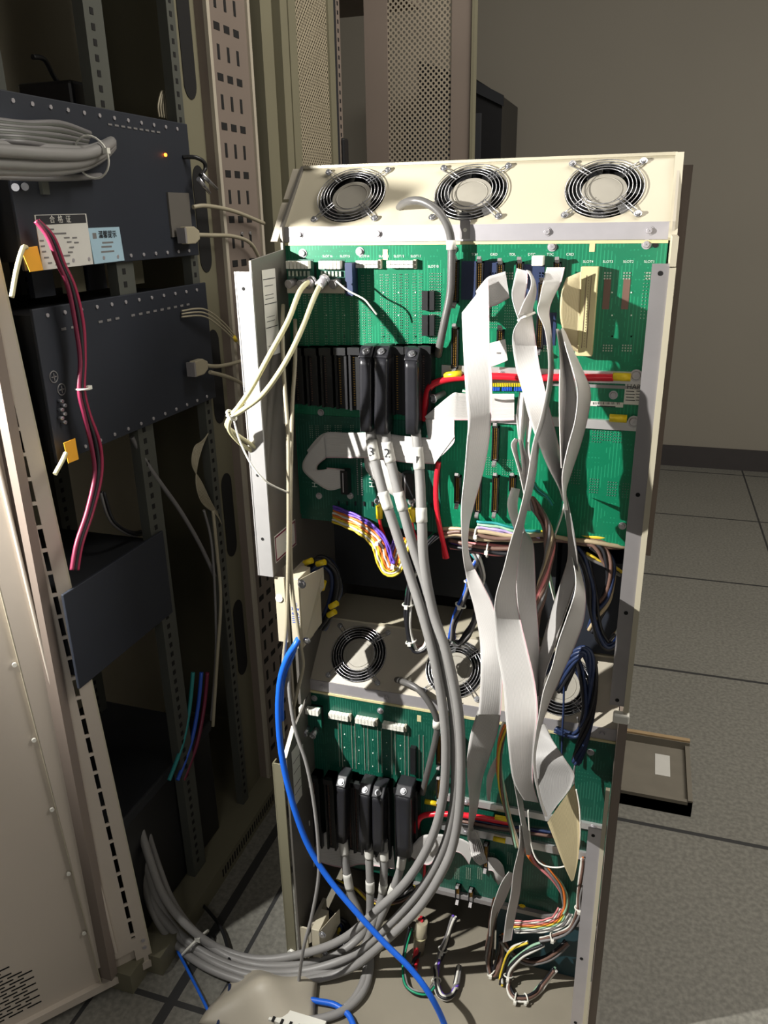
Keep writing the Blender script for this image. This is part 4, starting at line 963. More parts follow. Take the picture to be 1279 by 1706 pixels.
tag(MB().ring(at(223, 1356, -.13), .030, .002, (0, .3, 1), 24).build('cable_tie', 'grey_cable'), 'grey band round the trunk cables behind the open door', 'cable tie')

# ------------------------------------------------------------------ other single cables
def fcord(label, hole, pts, r=.0062):
    t = thing('fan_supply_lead', label, 'power lead')
    c = at(*hole); MB().tube(spline(pix(pts), 9), r, 12).build('jacket', 'cord', t)
    MB().ring(c, .009, .0022, (0, -.7, .7), 20).build('rubber_grommet', 'black', t); return t
t = fcord('dark grey fan power cord looping out of the upper fan tray', (667, 355, .045), [(664, 357, .05), (668, 343, .02), (684, 335, -.01), (705, 336, -.02), (728, 350, -.025), (745, 375, -.025), (752, 405, -.022), (752, 450, -.022), (750, 490, -.022), (741, 535, -.022), (733, 575, -.018), (730, 592, -.008)])
MB().tube(pix([(752, 400, -.0222), (752, 416, -.0222)]), .0075, 14).build('white_sleeve', 'white', t)
t = fcord('dark grey fan power cord coming out of the lower fan tray', (659, 1131, .045), [(656, 1132, .04), (670, 1135, .0), (695, 1147, -.02), (716, 1172, -.025), (728, 1200, -.024), (726, 1230, -.022), (714, 1280, -.02), (704, 1322, -.01)])
MB().tube(pix([(728, 1200, -.0242), (727, 1212, -.0242)]), .0075, 14).build('white_sleeve', 'white', t)
cable('power_cable', 'thick bright red power cable across the upper bus bar', 'power cable', [(1022, 629, -.013), (985, 629, -.014), (930, 629, -.013), (880, 630, -.013), (830, 627, -.015), (780, 628, -.018), (745, 632, -.022), (722, 640, -.025), (713, 652, -.025), (709, 675, -.022), (707, 700, -.018)], .0058, 'red')
cable('power_cable', 'red power cable dropping vertically below the folded ribbon', 'power cable', [(731, 770, -.012), (727, 800, -.012), (727, 840, -.015), (733, 880, -.015), (740, 910, -.01), (745, 930, -.01)], .0045, 'red')
cable('power_cable', 'thin red lead with a white tip beside the power module', 'wire', [(728, 865, -.012), (736, 895, -.008), (740, 930, 0)], .003, 'red')
cable('power_cable', 'thick red power cable across the lower bus bar behind the grey trunk cables', 'power cable', [(850, 1371, -.012), (800, 1362, -.015), (760, 1357, -.02), (715, 1357, -.022), (699, 1364, -.024), (694, 1380, -.02), (693, 1400, -.014)], .0058, 'red')
cable('power_cable', 'thin red lead hanging in the lower board beside the white folded ribbon', 'wire', [(708, 1438, -.012), (707, 1460, -.012), (706, 1480, -.01)], .003, 'red')
for px, py, lab in ((632, 853, 'left of the two on the carrier board'), (686, 858, 'right one, half behind a trunk cable')):
    t = thing('ring_lug_wire', 'red wire with yellow ring lug, ' + lab, 'wire'); c = at(px, py, -.012)
    MB().cyl(c + Vector((0, 0, .012)), c - Vector((0, 0, .012)), .0062, 12).build('sleeve', 'lug', t)
    MB().cyl(c + Vector((0, .003, .012)), c + Vector((0, .003, .022)), .003, 10).ring(c + Vector((0, .003, .026)), .005, .0016, (0, 1, 0), 16).build('ring_lug', 'chrome', t)
    MB().tube(spline([c - Vector((0, 0, .012)), c - Vector((-.003, 0, .03)), c - Vector((-.006, -.01, .05))]), .003, 8).build('lead', 'red', t)
for px, py, lab in ((689, 1498, 'near the bottom of the lower board'), (634, 1510, 'among the tape-wrapped ends of the short trunk cables')):
    c = at(px, py, -.02); d = Vector((.003, 0, .009)); tag(MB().cyl(c - d, c + d, .006, 12).ring(c + d * 1.8, .005, .0015, (0, 1, 0), 14).build('ring_lug', 'lug'), 'yellow sleeved ring lug ' + lab, 'terminal')
c = at(755, 625, -.02); tag(MB().cyl(c - Vector((.014, 0, .002)), c + Vector((.014, 0, .003)), .006, 12).build('ring_lug', 'lug'), 'yellow sleeved ring lug above the bend of the red power cable', 'terminal')
st_ = thing('standoff_post', 'threaded metal standoff beside the bend of the red power cable', 'standoff')
a, b_ = at(722, 664, -.03), at(740, 655, -.004); MB().cyl(a, b_, .005, 12).build('post', 'steel', st_); MB().ring(a, .006, .002, b_ - a, 16).build('nut', 'chrome', st_)
cable('blue_cable', 'bright blue cable sweeping from the upper power entry box down to the bottom edge', 'cable', [(498, 1064, -.135), (492, 1075, -.145), (478, 1098, -.15), (467, 1135, -.155), (464, 1190, -.16), (470, 1260, -.165), (487, 1335, -.17), (512, 1405, -.175), (545, 1460, -.18), (590, 1515, -.19), (640, 1570, -.20), (685, 1615, -.21), (718, 1660, -.22), (742, 1710, -.22), (755, 1760, -.22)], .0058, 'blue', n=14)
cable('blue_cable', 'second strand of bright blue cable below the upper power entry box', 'cable', [(495, 1068, -.132), (488, 1090, -.14), (476, 1120, -.145), (470, 1150, -.15), (470, 1200, -.155)], .0045, 'blue')
cable('blue_cable', 'short piece of bright blue cable at the lower power entry box', 'cable', [(503, 1655, -.12), (512, 1664, -.13), (530, 1668, -.13), (558, 1674, -.12), (580, 1690, -.11), (590, 1710, -.11)], .006, 'blue')
cable('blue_cable', 'thin blue cable running down at the bottom left past the open door', 'cable', [(296, 1584, -.16), (315, 1620, -.16), (338, 1665, -.19), (352, 1695, -.21)], .003, 'blue')
cable('blue_cable', 'thin dull blue cable curving behind the trunk cables at the bottom left', 'cable', [(383, 1640, -.10), (380, 1665, -.12), (370, 1685, -.14), (362, 1710, -.15)], .003, 'w_navy')
cable('thin_cable', 'thin pale grey cable wandering down over the left side to the bottom edge', 'cable', [(483, 1100, -.14), (482, 1150, -.15), (492, 1215, -.16), (510, 1270, -.165), (522, 1330, -.17), (530, 1400, -.175), (531, 1460, -.18), (520, 1525, -.19), (506, 1580, -.2), (497, 1640, -.2), (485, 1710, -.2), (480, 1740, -.2)], .0034, 'grey_cable')
cable('thin_cable', 'cream cable running down inside the left side panel', 'cable', [(472, 508, -.04), (471, 560, -.07), (474, 640, -.10), (480, 720, -.12), (481, 800, -.135), (481, 880, -.14), (480, 960, -.145), (478, 1040, -.145), (472, 1110, -.145), (470, 1180, -.15), (472, 1230, -.15)], .0034, 'beige_cable')
cable('thin_cable', 'second cream cable beside the first inside the left side panel', 'cable', [(492, 532, -.03), (492, 600, -.06), (487, 680, -.09), (485, 780, -.12), (484, 900, -.135), (487, 980, -.14), (496, 1040, -.14), (502, 1080, -.135), (505, 1110, -.13), (496, 1150, -.13), (489, 1180, -.13)], .0034, 'beige_cable')
tag(MB().box((.004, -.05, 1.168), (.008, -.045, 1.198)).build('label_strip', 'white'), 'tiny white strip label beside the cream cables on the left side panel', 'label')
cable('coax_cable', 'yellowish cream coax cable, upper of the tied pair at the upper left', 'cable', [(517, 468, -.05), (500, 485, -.09), (480, 535, -.14), (450, 590, -.17), (420, 645, -.18), (400, 675, -.18), (386, 692, -.18)], .0042, 'cream_cable')
cable('coax_cable', 'yellowish cream coax cable, lower of the tied pair at the upper left', 'cable', [(534, 474, -.05), (522, 500, -.09), (498, 560, -.14), (472, 610, -.17), (440, 655, -.18), (412, 678, -.18), (386, 694, -.18)], .0042, 'cream_cable')
for (a, b_), lab in ((((522, 466), (512, 475)), 'left'), (((544, 462), (532, 476)), 'right')):
    t = thing('coax_plug', lab + ' metal coax plug on the green adapter board', 'plug'); p, q = at(a[0], a[1], -.045), at(b_[0], b_[1], -.058)
    MB().cyl(p, q, .0072, 14).build('body', 'steel', t); MB().ring(p.lerp(q, .3), .0078, .0015, q - p, 18).build('collar', 'chrome', t); MB().ring(q, .006, .0018, q - p, 18).build('nut', 'white' if lab == 'right' else 'steel_dull', t)
c = at(386, 692, -.18); tag(MB().ring(c, .009, .0022, (1, 0, .8), 20).ring(c, .007, .002, (0, 0, 1), 18).build('cable_tie', 'white'), 'white cable tie knotting the cream coax pair left of the rack', 'cable tie')
cable('coax_cable', 'cream coax cable going right again from the white knot, upper one', 'cable', [(386, 692, -.18), (378, 708, -.17), (392, 722, -.16), (415, 738, -.14), (440, 755, -.12)], .0036, 'cream_cable')
cable('coax_cable', 'cream coax cable going right again from the white knot, lower one', 'cable', [(386, 692, -.18), (382, 715, -.17), (400, 738, -.15), (420, 752, -.13), (438, 770, -.10)], .0036, 'cream_cable')
cable('tie_tail', 'long white plastic tail hanging from the white knot to the left side panel', 'cable tie', [(390, 700, -.18), (400, 735, -.18), (420, 775, -.18), (445, 803, -.17), (479, 820, -.14)], .0016, 'white', n=6)
cable('tie_tail', 'white plastic tie tail sticking out over the shaded green board', 'cable tie', [(560, 468, -.05), (580, 484, -.05), (606, 498, -.05), (617, 510, -.05), (628, 524, -.045)], .0014, 'white', n=6)

# ================================================================== ribbon cables
B_ = 'grey ribbon cables hanging over the boards'
ribbon('pale ribbon cable folding out of the connector at the top and falling straight down at the left of the hanging group', [(812, 463, 770, 521, -.040, 0), (846, 452, 800, 540, -.020, 0)], name='ribbon_cable', group=B_, w=.03)
fold = bpy.data.objects['ribbon_cable']
bpy.data.objects.remove(fold)
rb = thing('ribbon_cable', 'pale ribbon cable with a diagonal fold, leftmost of those falling from the top connectors', 'ribbon cable', B_)
ribbon('', [(842, 452, 849, 496, -.022, 0), (826, 457, 832, 506, -.026, 0), (811, 463, 817, 512, -.031, 0), (793, 485, 800, 520, -.033, 0)], w=.03, name='folded_end', parent=rb)
ribbon('', [(770, 521, 814, 466, -.036, 0), (770, 535, 815, 510, -.037, 0), (772, 580, 816, 580, -.038, 0), (775, 640, 820, 640, -.04, .3), (780, 700, 818, 700, -.045, .6), (778, 740, 814, 740, -.05, 1), (774, 790, 804, 790, -.055, 1), (769, 840, 790, 840, -.06, 1), (769, 880, 781, 880, -.065, 1), (772, 930, 782, 925, -.065, .4), (780, 975, 803, 970, -.06, -.3), (790, 1012, 822, 1010, -.055, -.6), (799, 1060, 834, 1060, -.05, -.5), (801, 1110, 838, 1110, -.05, 0), (799, 1165, 836, 1165, -.05, .3), (797, 1190, 834, 1190, -.05, .5)], name='hanging_run', parent=rb, w=.058, out=True)
ribbon('', [(797, 1183, 834, 1192, -.09, .4), (786, 1215, 828, 1224, -.05, .5), (780, 1250, 815, 1262, -.05, .8), (778, 1285, 803, 1300, -.05, 1), (782, 1330, 796, 1345, -.05, 1), (781, 1370, 790, 1372, -.045, 1), (779, 1400, 787, 1402, -.04, 1)], name='lower_run', parent=rb, w=.058)
cable('cable_tie', 'white cable tie across the pale leftmost hanging ribbon above the fold-down ribbons', 'cable tie', [(771, 651, -.055), (790, 655, -.05), (816, 656, -.045)], .002, 'white', n=6)
ribbon('grey ribbon cable coming from the small connector below the leftmost folded ribbon', [(815, 572, 815, 612, -.02, 0), (830, 568, 830, 607, -.02, 0), (842, 565, 846, 600, -.02, 0)], w=.03)
ribbon('middle grey ribbon cable hanging from a tied fold and crossing to the right', [(867, 532, 886, 524, -.05, 1), (857, 548, 888, 538, -.05, 1), (854, 572, 893, 572, -.048, .4), (859, 610, 899, 610, -.046, 0), (870, 650, 906, 640, -.046, 0), (880, 690, 918, 690, -.05, .3), (894, 730, 928, 730, -.05, .6), (912, 775, 938, 775, -.05, 1), (930, 810, 942, 810, -.05, 1), (938, 835, 944, 835, -.05, 1)], group=B_)
fb2 = thing('ribbon_cable', 'tied bundle of folded pale ribbon ends below the third top connector', 'ribbon cable')
ribbon('', [(861, 447, 879, 452, -.03, 0), (856, 470, 878, 475, -.036, .4), (853, 492, 874, 500, -.04, .6), (858, 515, 880, 520, -.045, .8), (864, 532, 884, 530, -.045, .8)], w=.04, name='fold', parent=fb2)
ribbon('', [(877, 450, 884, 452, -.04, 1), (884, 462, 892, 470, -.048, 1), (884, 480, 893, 492, -.05, 1), (872, 505, 888, 512, -.052, 1), (864, 525, 888, 522, -.05, 1)], w=.05, name='fold', parent=fb2)
cable('cable_tie', 'white cable tie round the folded ribbon ends below the third top connector', 'cable tie', [(863, 534, -.055), (876, 527, -.06), (891, 521, -.05)], .002, 'white', n=6)
# long ribbon 5: thin run then broad grey foreground band
ribbon('broad grey ridged ribbon cable in the middle, thin at the top and widest low down', [(911, 446, 941, 446, -.03, 0), (905, 470, 934, 472, -.04, .3), (899, 500, 920, 500, -.05, 1), (896, 520, 915, 520, -.055, 1), (908, 550, 918, 550, -.055, 1), (914, 600, 922, 600, -.055, 1), (912, 640, 920, 640, -.055, 1), (902, 690, 911, 690, -.06, 1), (888, 740, 899, 740, -.065, 1), (878, 800, 891, 800, -.07, 1), (864, 860, 876, 860, -.075, 1), (850, 905, 868, 905, -.08, 1), (840, 945, 862, 945, -.085, .9), (826, 995, 860, 990, -.085, .7), (824, 1036, 868, 1036, -.085, .3), (828, 1085, 880, 1085, -.085, 0), (838, 1140, 892, 1140, -.085, 0), (842, 1190, 896, 1190, -.085, 0), (847, 1245, 890, 1245, -.08, .3), (855, 1300, 888, 1300, -.075, .3), (873, 1333, 897, 1337, -.07, .3)], group=B_, cross=10)
ribbon('white ribbon cable curving behind the broad grey one at mid height', [(872, 886, 878, 888, -.05, 1), (862, 910, 888, 905, -.05, 1), (860, 950, 891, 945, -.052, .8), (862, 1000, 893, 1000, -.055, .6), (868, 1040, 896, 1040, -.055, .6), (876, 1080, 898, 1080, -.06, .8), (886, 1120, 899, 1120, -.06, 1), (892, 1150, 898, 1150, -.06, 1), (890, 1200, 895, 1200, -.06, 1)], group=B_)
# beige connector ribbon and the bright right hand band
ribbon('short beige ribbon cable bulging out of the beige edge connector', [(944, 463, 969, 452, -.035, 0), (936, 485, 968, 480, -.04, .3), (933, 520, 966, 515, -.042, .3), (938, 550, 964, 548, -.04, .2), (950, 575, 963, 580, -.03, 0), (958, 585, 964, 588, -.02, 0)], m='ribbon_beige', w=.05)
ribbon('very bright white ribbon cable swelling out at the right of the hanging group', [(935, 548, 939, 545, -.055, 1), (943, 580, 951, 575, -.058, 1), (955, 620, 972, 620, -.060, .9), (962, 655, 984, 655, -.062, .9), (958, 700, 978, 700, -.064, .9), (946, 745, 966, 745, -.066, .9), (937, 790, 951, 790, -.068, 1), (938, 820, 943, 820, -.068, 1), (941, 850, 946, 850, -.068, .6)], group=B_, w=.06, push=.75)
ribbon('shaded ribbon cable just left of the very bright white one', [(929, 552, 936, 548, -.05, 1), (933, 600, 946, 590, -.052, -.4), (935, 640, 958, 640, -.052, -.8), (934, 690, 962, 680, -.052, -.8), (933, 740, 952, 735, -.054, -.8), (934, 785, 942, 790, -.056, -1), (937, 812, 941, 815, -.058, -1)], group=B_, m='ribbon_dull', w=.06)  # shade between the bright ribbons is put into its darker colour
ribbon('thin bright edge-on ribbon cable left of the shaded one', [(927, 548, 931, 548, -.06, 1), (933, 590, 938, 590, -.06, 1), (932, 640, 944, 640, -.06, 1), (932, 700, 940, 700, -.06, 1), (935, 780, 939, 780, -.06, 1)], group=B_, w=.05)
ribbon('grey ribbon cable twisting down behind the bright lower right band', [(938, 815, 942, 815, -.06, 1), (941, 850, 948, 845, -.06, -1), (946, 890, 956, 885, -.058, -1), (946, 930, 962, 925, -.056, -.8), (936, 965, 962, 960, -.055, -.6), (925, 1000, 950, 1000, -.055, -.6), (912, 1040, 936, 1040, -.055, -.6), (900, 1085, 922, 1085, -.055, -.6), (895, 1120, 910, 1120, -.06, -.8), (893, 1160, 903, 1160, -.06, -.8)], m='ribbon_dull', group=B_, w=.06)  # dark half of the bright band, shade carried by the duller grey
ribbon('bright yellowish white ribbon cable, lower right of the hanging group', [(953, 928, 961, 928, -.07, 1), (959, 960, 968, 955, -.072, 1), (957, 990, 975, 990, -.075, .9), (944, 1030, 973, 1030, -.078, .8), (930, 1070, 960, 1070, -.08, .8), (920, 1110, 942, 1110, -.08, .9), (906, 1150, 924, 1150, -.08, 1), (899, 1185, 910, 1185, -.08, 1), (892, 1225, 898, 1225, -.08, 1), (888, 1270, 892, 1270, -.08, 1), (896, 1320, 899, 1320, -.08, 1), (908, 1360, 912, 1360, -.08, .8)], group=B_, w=.062, push=.55)
rc = thing('ribbon_cable', 'wide dull grey ribbon cable at the lower right ending in a pointed beige fold', 'ribbon cable', B_)
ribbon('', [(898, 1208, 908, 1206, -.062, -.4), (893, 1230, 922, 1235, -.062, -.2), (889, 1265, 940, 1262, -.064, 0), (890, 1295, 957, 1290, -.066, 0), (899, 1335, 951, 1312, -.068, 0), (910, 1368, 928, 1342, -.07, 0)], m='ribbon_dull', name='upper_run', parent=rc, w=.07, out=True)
ribbon('', [(912, 1370, 957, 1306, -.127, 0), (918, 1385, 964, 1345, -.124, 0), (927, 1408, 966, 1392, -.12, 0), (939, 1440, 963, 1432, -.116, 0), (952, 1468, 956, 1466, -.112, 0)], m='ribbon_beige', name='folded_tip', parent=rc, w=.06)
ribbon('narrow pale ribbon cable below the cut end of the broad grey one', [(856, 1303, 862, 1303, -.06, 1), (862, 1335, 870, 1330, -.06, .5), (868, 1370, 876, 1368, -.058, .5), (873, 1400, 884, 1400, -.055, .5), (877, 1424, 884, 1424, -.05, .5)], w=.04)
ribbon('flat mauve grey ribbon cable hanging at the bottom centre', [(866, 1375, 872, 1375, -.06, 1), (865, 1410, 874, 1410, -.06, 1), (856, 1450, 870, 1450, -.06, .8), (851, 1490, 866, 1490, -.06, .6), (843, 1530, 858, 1530, -.06, .5), (838, 1570, 852, 1566, -.06, .3)], w=.03)
ribbon('white ribbon cable spreading to a point at the bottom centre', [(848, 1452, 856, 1455, -.05, 1), (836, 1470, 852, 1472, -.05, 1), (826, 1495, 842, 1498, -.05, 1), (819, 1520, 830, 1522, -.05, 1), (816, 1560, 819, 1560, -.05, 1)], w=.04)
# horizontal ribbon folded over to the left carrier board
rh = thing('ribbon_cable', 'pale ribbon cable zigzagging left in three folds to the carrier board', 'ribbon cable')
ribbon('', [(857, 656, 857, 700, -.016, 0), (820, 656, 820, 701, -.018, 0), (785, 656, 785, 700, -.024, 0), (766, 655, 766, 700, -.03, 0), (752, 657, 751, 700, -.033, 0), (708, 694, 712, 701, -.034, 0)], name='upper_run', parent=rh, w=.03)
ribbon('', [(709, 699, 757, 699, -.036, 0), (712, 720, 757, 720, -.036, 0), (715, 745, 756, 738, -.037, 0), (722, 772, 733, 762, -.037, 0)], name='down_run', parent=rh, w=.04)
ribbon('', [(757, 728, 724, 773, -.038, 0), (706, 729, 706, 772, -.036, 0), (670, 726, 672, 770, -.03, 0), (631, 721, 634, 764, -.026, 0), (580, 721, 580, 763, -.022, 0), (539, 722, 543, 763, -.022, 0), (512, 750, 520, 768, -.022, 0)], name='left_run', parent=rh, w=.03)
ribbon('', [(540, 722, 543, 764, -.025, 0), (512, 757, 530, 775, -.026, 0), (504, 776, 530, 784, -.026, 0), (512, 792, 545, 781, -.024, 0), (546, 816, 546, 779, -.022, 0), (574, 811, 574, 782, -.02, 0)], name='returning_fold', parent=rh, w=.03)
ribbon('white ribbon cable fanning from behind trunk cables 3 and 2 to a small connector', [(607, 762, 660, 755, -.020, 0), (610, 782, 660, 772, -.02, 0), (625, 800, 664, 785, -.02, 0), (650, 822, 676, 792, -.018, 0), (664, 830, 684, 800, -.012, 0)], w=.03)
for k, (a, lab) in enumerate((([(866, 653), (861, 690), (864, 730), (872, 770), (876, 800)], 'leftmost'), ([(872, 655), (868, 700), (866, 740), (870, 780), (866, 800)], 'second'), ([(878, 660), (878, 700), (876, 740), (876, 780), (874, 830)], 'third'), ([(858, 730), (852, 742), (860, 770), (868, 800), (878, 850)], 'lowest'))):
    ribbon('%s of the crumpled edge-on ribbon cables right of the resistor row' % lab, [(x, y, x + 6 + (i % 2) * 3, y + 2, -.04 - k * .006, 1 if k % 2 else -.6) for i, (x, y) in enumerate(a)], w=.03, group='crumpled edge-on ribbon cables')
ribbon('pale ribbon cable loop hanging left of the broad grey band at the board edge', [(853, 812, 866, 815, -.04, .6), (846, 835, 862, 840, -.045, .8), (848, 855, 864, 862, -.05, .6), (856, 880, 872, 875, -.05, .4), (862, 900, 878, 895, -.05, .2)], w=.04)
# crumpled bunch and folds over the lower board
cb_ = thing('ribbon_cable', 'bunch of crumpled narrow white ribbon ends hanging over the lower bus bar', 'ribbon cable')
for k in range(6):
    ribbon('', [(782 + k * 2, 1385, 786 + k * 2, 1387, -.04 - k * .003, 1), (782 + k * 3, 1410, 788 + k * 3, 1408, -.045, -1), (788 + k * 3, 1430, 794 + k * 3, 1428, -.05, 1), (800 + k * 2, 1442 - k, 808 + k, 1438, -.045, 1)], w=.018, name='crumpled_end', parent=cb_, cross=3)
rw = thing('ribbon_cable', 'white ribbon cable folded to a point and tied, right of the lower black hoods', 'ribbon cable')
ribbon('', [(677, 1420, 678, 1422, -.034, 0), (690, 1405, 700, 1436, -.034, 0), (705, 1392, 716, 1440, -.034, 0), (735, 1390, 735, 1422, -.03, 0), (770, 1398, 765, 1420, -.03, 0), (790, 1410, 782, 1440, -.03, 0)], name='run', parent=rw, w=.03)
cable('cable_tie', 'white cable tie round the pointed white ribbon by the lower hoods', 'cable tie', [(717, 1386, -.036), (719, 1404, -.04), (716, 1424, -.036)], .002, 'white', n=6)
ribbon('grey ribbon cable passing behind the four lower black hoods', [(524, 1400, 526, 1432, -.018, 0), (545, 1385, 545, 1440, -.018, 0), (570, 1375, 575, 1446, -.016, 0), (600, 1380, 602, 1440, -.014, 0), (625, 1395, 640, 1445, -.014, 0), (655, 1410, 658, 1448, -.016, 0)], w=.03)
ribbon('mauve ribbon cable curving over the lower board right of the crumpled ends', [(812, 1428, 814, 1450, -.012, 0), (826, 1430, 822, 1452, -.016, 0), (838, 1442, 826, 1466, -.016, 0), (842, 1462, 830, 1475, -.01, 0)], w=.02)
ribbon('white ribbon end tapering down beside the lower fan guard', [(838, 1255, 842, 1215, -.04, 0), (826, 1262, 836, 1262, -.042, .4), (812, 1292, 822, 1296, -.042, .6), (811, 1320, 817, 1325, -.04, .6), (813, 1334, 817, 1334, -.04, .4)], w=.02)
rl_ = tag(MB().tube(spline(pix([(880, 1350, -.06), (884, 1400, -.06), (893, 1430, -.07), (910, 1443, -.075), (938, 1444, -.08), (958, 1430, -.08), (966, 1400, -.07), (966, 1350, -.06), (960, 1315, -.05)]), 8), .0016, 6).build('thin_wire', 'white'), 'thin white wire looped round the pointed beige fold at the lower right', 'wire')
tag(MB().prism([at(783, 1672, -.10), at(801, 1674, -.10), at(795, 1712, -.10), at(776, 1712, -.10)], (0, .004, 0)).build('plastic_strip', 'white'), 'flat white strip standing at the bottom edge of the picture', 'strip')

# ================================================================== wire bundles
harness('wire_bundle', 'rainbow wire bundle hanging in a loop under the carrier board', [(555, 856, -.01), (575, 864, -.02), (598, 874, -.03), (620, 890, -.035), (634, 908, -.04), (640, 928, -.04), (648, 946, -.04), (658, 940, -.035), (664, 920, -.03), (672, 895, -.01)], ['w_violet', 'w_violet', 'w_orange', 'w_white', 'w_orange', 'w_yellow', 'w_white', 'w_yellow'][::-1], .0022, ties=(.42, .78), flat=True)
harness('wire_bundle', 'green, brown and white wire loop behind the long trunk cables', [(728, 890, .02), (705, 915, 0), (690, 950, -.01), (681, 990, -.02), (680, 1030, -.025), (684, 1065, -.025), (694, 1083, -.025), (708, 1078, -.02), (716, 1060, -.01)], ['w_green', 'w_brown', 'w_white', 'w_black', 'w_black'], .003, ties=(.45, .66))
harness('wire_bundle', 'blue and white wire bundle with two ties in front of the dark power modules', [(800, 925, .01), (788, 950, -.01), (778, 985, -.02), (766, 1012, -.022), (756, 1040, -.02), (753, 1065, -.015)], ['w_blue', 'w_white', 'w_blue', 'w_black', 'w_grey'], .0028, ties=(.35, .6))
harness('wire_bundle', 'black and grey wires looping over the lower middle fan', [(752, 1068, -.01), (765, 1072, -.005), (780, 1055, 0), (792, 1030, .01), (800, 1000, .02)], ['w_black', 'w_grey', 'w_black', 'w_palegreen', 'w_black'], .0028)
harness('wire_bundle', 'teal wire loop beside the power modules', [(770, 905, .02), (785, 915, .01), (798, 935, 0), (804, 958, 0), (798, 980, .02)], ['w_teal', 'w_teal', 'w_white', 'w_grey'], .0028)
harness('wire_bundle', 'tan and brown wires running level under the green board', [(740, 888, .0), (765, 885, -.005), (800, 890, -.01), (840, 893, -.01), (880, 893, -.01), (920, 892, .0), (960, 897, .0), (1000, 902, .0), (1040, 905, .01)], ['w_tan', 'w_brown', 'w_tan', 'w_grey', 'w_tan', 'w_yellow', 'w_brown'], .004, ties=(.25,))
harness('wire_bundle', 'flat mauve and green ribbon of wires right under the green board', [(795, 876, -.012), (830, 880, -.014), (865, 889, -.014), (900, 893, -.012)], ['w_mauve', 'w_mauve', 'w_palegreen', 'w_teal'], .0026, flat=True)
harness('wire_bundle', 'dark wires and pink sleeve level above the black modules', [(750, 905, .01), (790, 912, .0), (830, 917, 0), (870, 915, 0)], ['w_brown', 'w_black', 'w_pink', 'w_violet', 'w_pink'], .0042, ties=(.55,))
harness('wire_bundle', 'brown twisted bundle of many thin wires falling past the board edge', [(882, 832, -.03), (895, 848, -.035), (908, 870, -.04), (915, 900, -.04), (914, 930, -.04), (907, 965, -.04), (898, 1005, -.038), (890, 1045, -.036), (884, 1080, -.035)], ['w_brown', 'w_grey', 'w_brown', 'w_pink', 'w_brown', 'w_tan', 'w_grey', 'w_brown', 'w_brown'], .0032, twist=3)
harness('wire_bundle', 'thin green and white wires curving to a small plug on the dark board', [(884, 795, -.02), (895, 815, -.02), (912, 828, -.02), (920, 840, -.015)], ['w_green', 'w_white', 'w_green', 'w_teal'], .0018)
harness('wire_bundle', 'green and cream wires curving down right of the brown bundle', [(940, 830, -.03), (935, 860, -.03), (922, 895, -.025), (912, 925, -.02), (915, 960, -.01), (925, 1000, 0)], ['w_palegreen', 'w_white', 'w_green'], .0016)
harness('wire_bundle', 'black looped wires in the shaded bay at the right', [(960, 915, .0), (975, 935, -.01), (985, 975, -.02), (990, 1020, -.02), (1000, 1060, -.02), (1015, 1075, -.02), (1030, 1060, -.01)], ['w_navy', 'w_black', 'w_black', 'w_navy', 'w_brown', 'w_black', 'w_navy'], .0034)
harness('wire_bundle', 'brown and black wires fanning over the shaded module at the right', [(985, 905, .0), (1005, 920, -.005), (1018, 950, -.01), (1012, 990, -.01), (998, 1020, -.01), (985, 1050, -.01)], ['w_brown', 'w_black', 'w_tan', 'w_navy', 'w_brown', 'w_black'], .0034, twist=3)
harness('wire_bundle', 'yellow, orange and blue wires emerging beside the right flange', [(1038, 1035, .0), (1028, 1055, -.01), (1015, 1072, -.015), (1003, 1074, -.015)], ['w_yellow', 'w_orange', 'w_blue', 'w_white'], .002)
harness('wire_bundle', 'yellow wires level in the shaded bay at the right', [(975, 925, -.005), (995, 935, -.006), (1015, 945, 0), (1035, 955, .01)], ['w_yellow', 'w_grey', 'w_navy'], .003)
harness('wire_bundle', 'dark blue wires tangled over the right lower fan', [(935, 1150, -.02), (955, 1100, -.03), (975, 1085, -.03), (988, 1120, -.03), (985, 1170, -.03), (972, 1230, -.03), (960, 1270, -.03)], ['w_navy'] * 5 + ['w_black'] * 3, .0034, twist=4)
harness('wire_bundle', 'dark blue loop of wires lower right of the right lower fan', [(905, 1120, -.02), (925, 1095, -.03), (950, 1090, -.03), (970, 1130, -.03), (975, 1190, -.03), (960, 1225, -.02), (925, 1215, -.02)], ['w_navy', 'w_black', 'w_navy', 'w_navy'], .0032, twist=4)
cable('thin_wire', 'single pale wire wandering down the shaded right of the rack', 'wire', [(962, 1195, -.03), (970, 1225, -.03), (970, 1250, -.03), (958, 1275, -.035), (957, 1310, -.04), (964, 1350, -.05), (965, 1390, -.06)], .0016, 'w_grey', n=6)
cable('thin_wire', 'blue grey wire hanging straight in front of the right lower fan', 'wire', [(940, 1130, -.03), (939, 1180, -.03), (937, 1220, -.03), (936, 1260, -.03)], .002, 'w_navy', n=6)
harness('wire_bundle', 'brown and yellowish wires running down left of the broad grey ribbon, low in the rack', [(842, 1205, -.04), (834, 1240, -.045), (832, 1280, -.045), (838, 1320, -.045), (850, 1370, -.045), (862, 1410, -.045)], ['w_brown', 'w_yellow', 'w_orange', 'w_white', 'w_tan', 'w_palegreen'], .0022, twist=2)
harness('wire_bundle', 'pink, orange and green twisted pairs curving up at the lower right', [(872, 1408, -.03), (890, 1432, -.035), (915, 1455, -.04), (935, 1480, -.04), (943, 1505, -.04), (940, 1520, -.04)], ['w_pink', 'w_orange', 'w_brown', 'w_palegreen', 'w_orange', 'w_grey', 'w_brown'], .0026, twist=3)
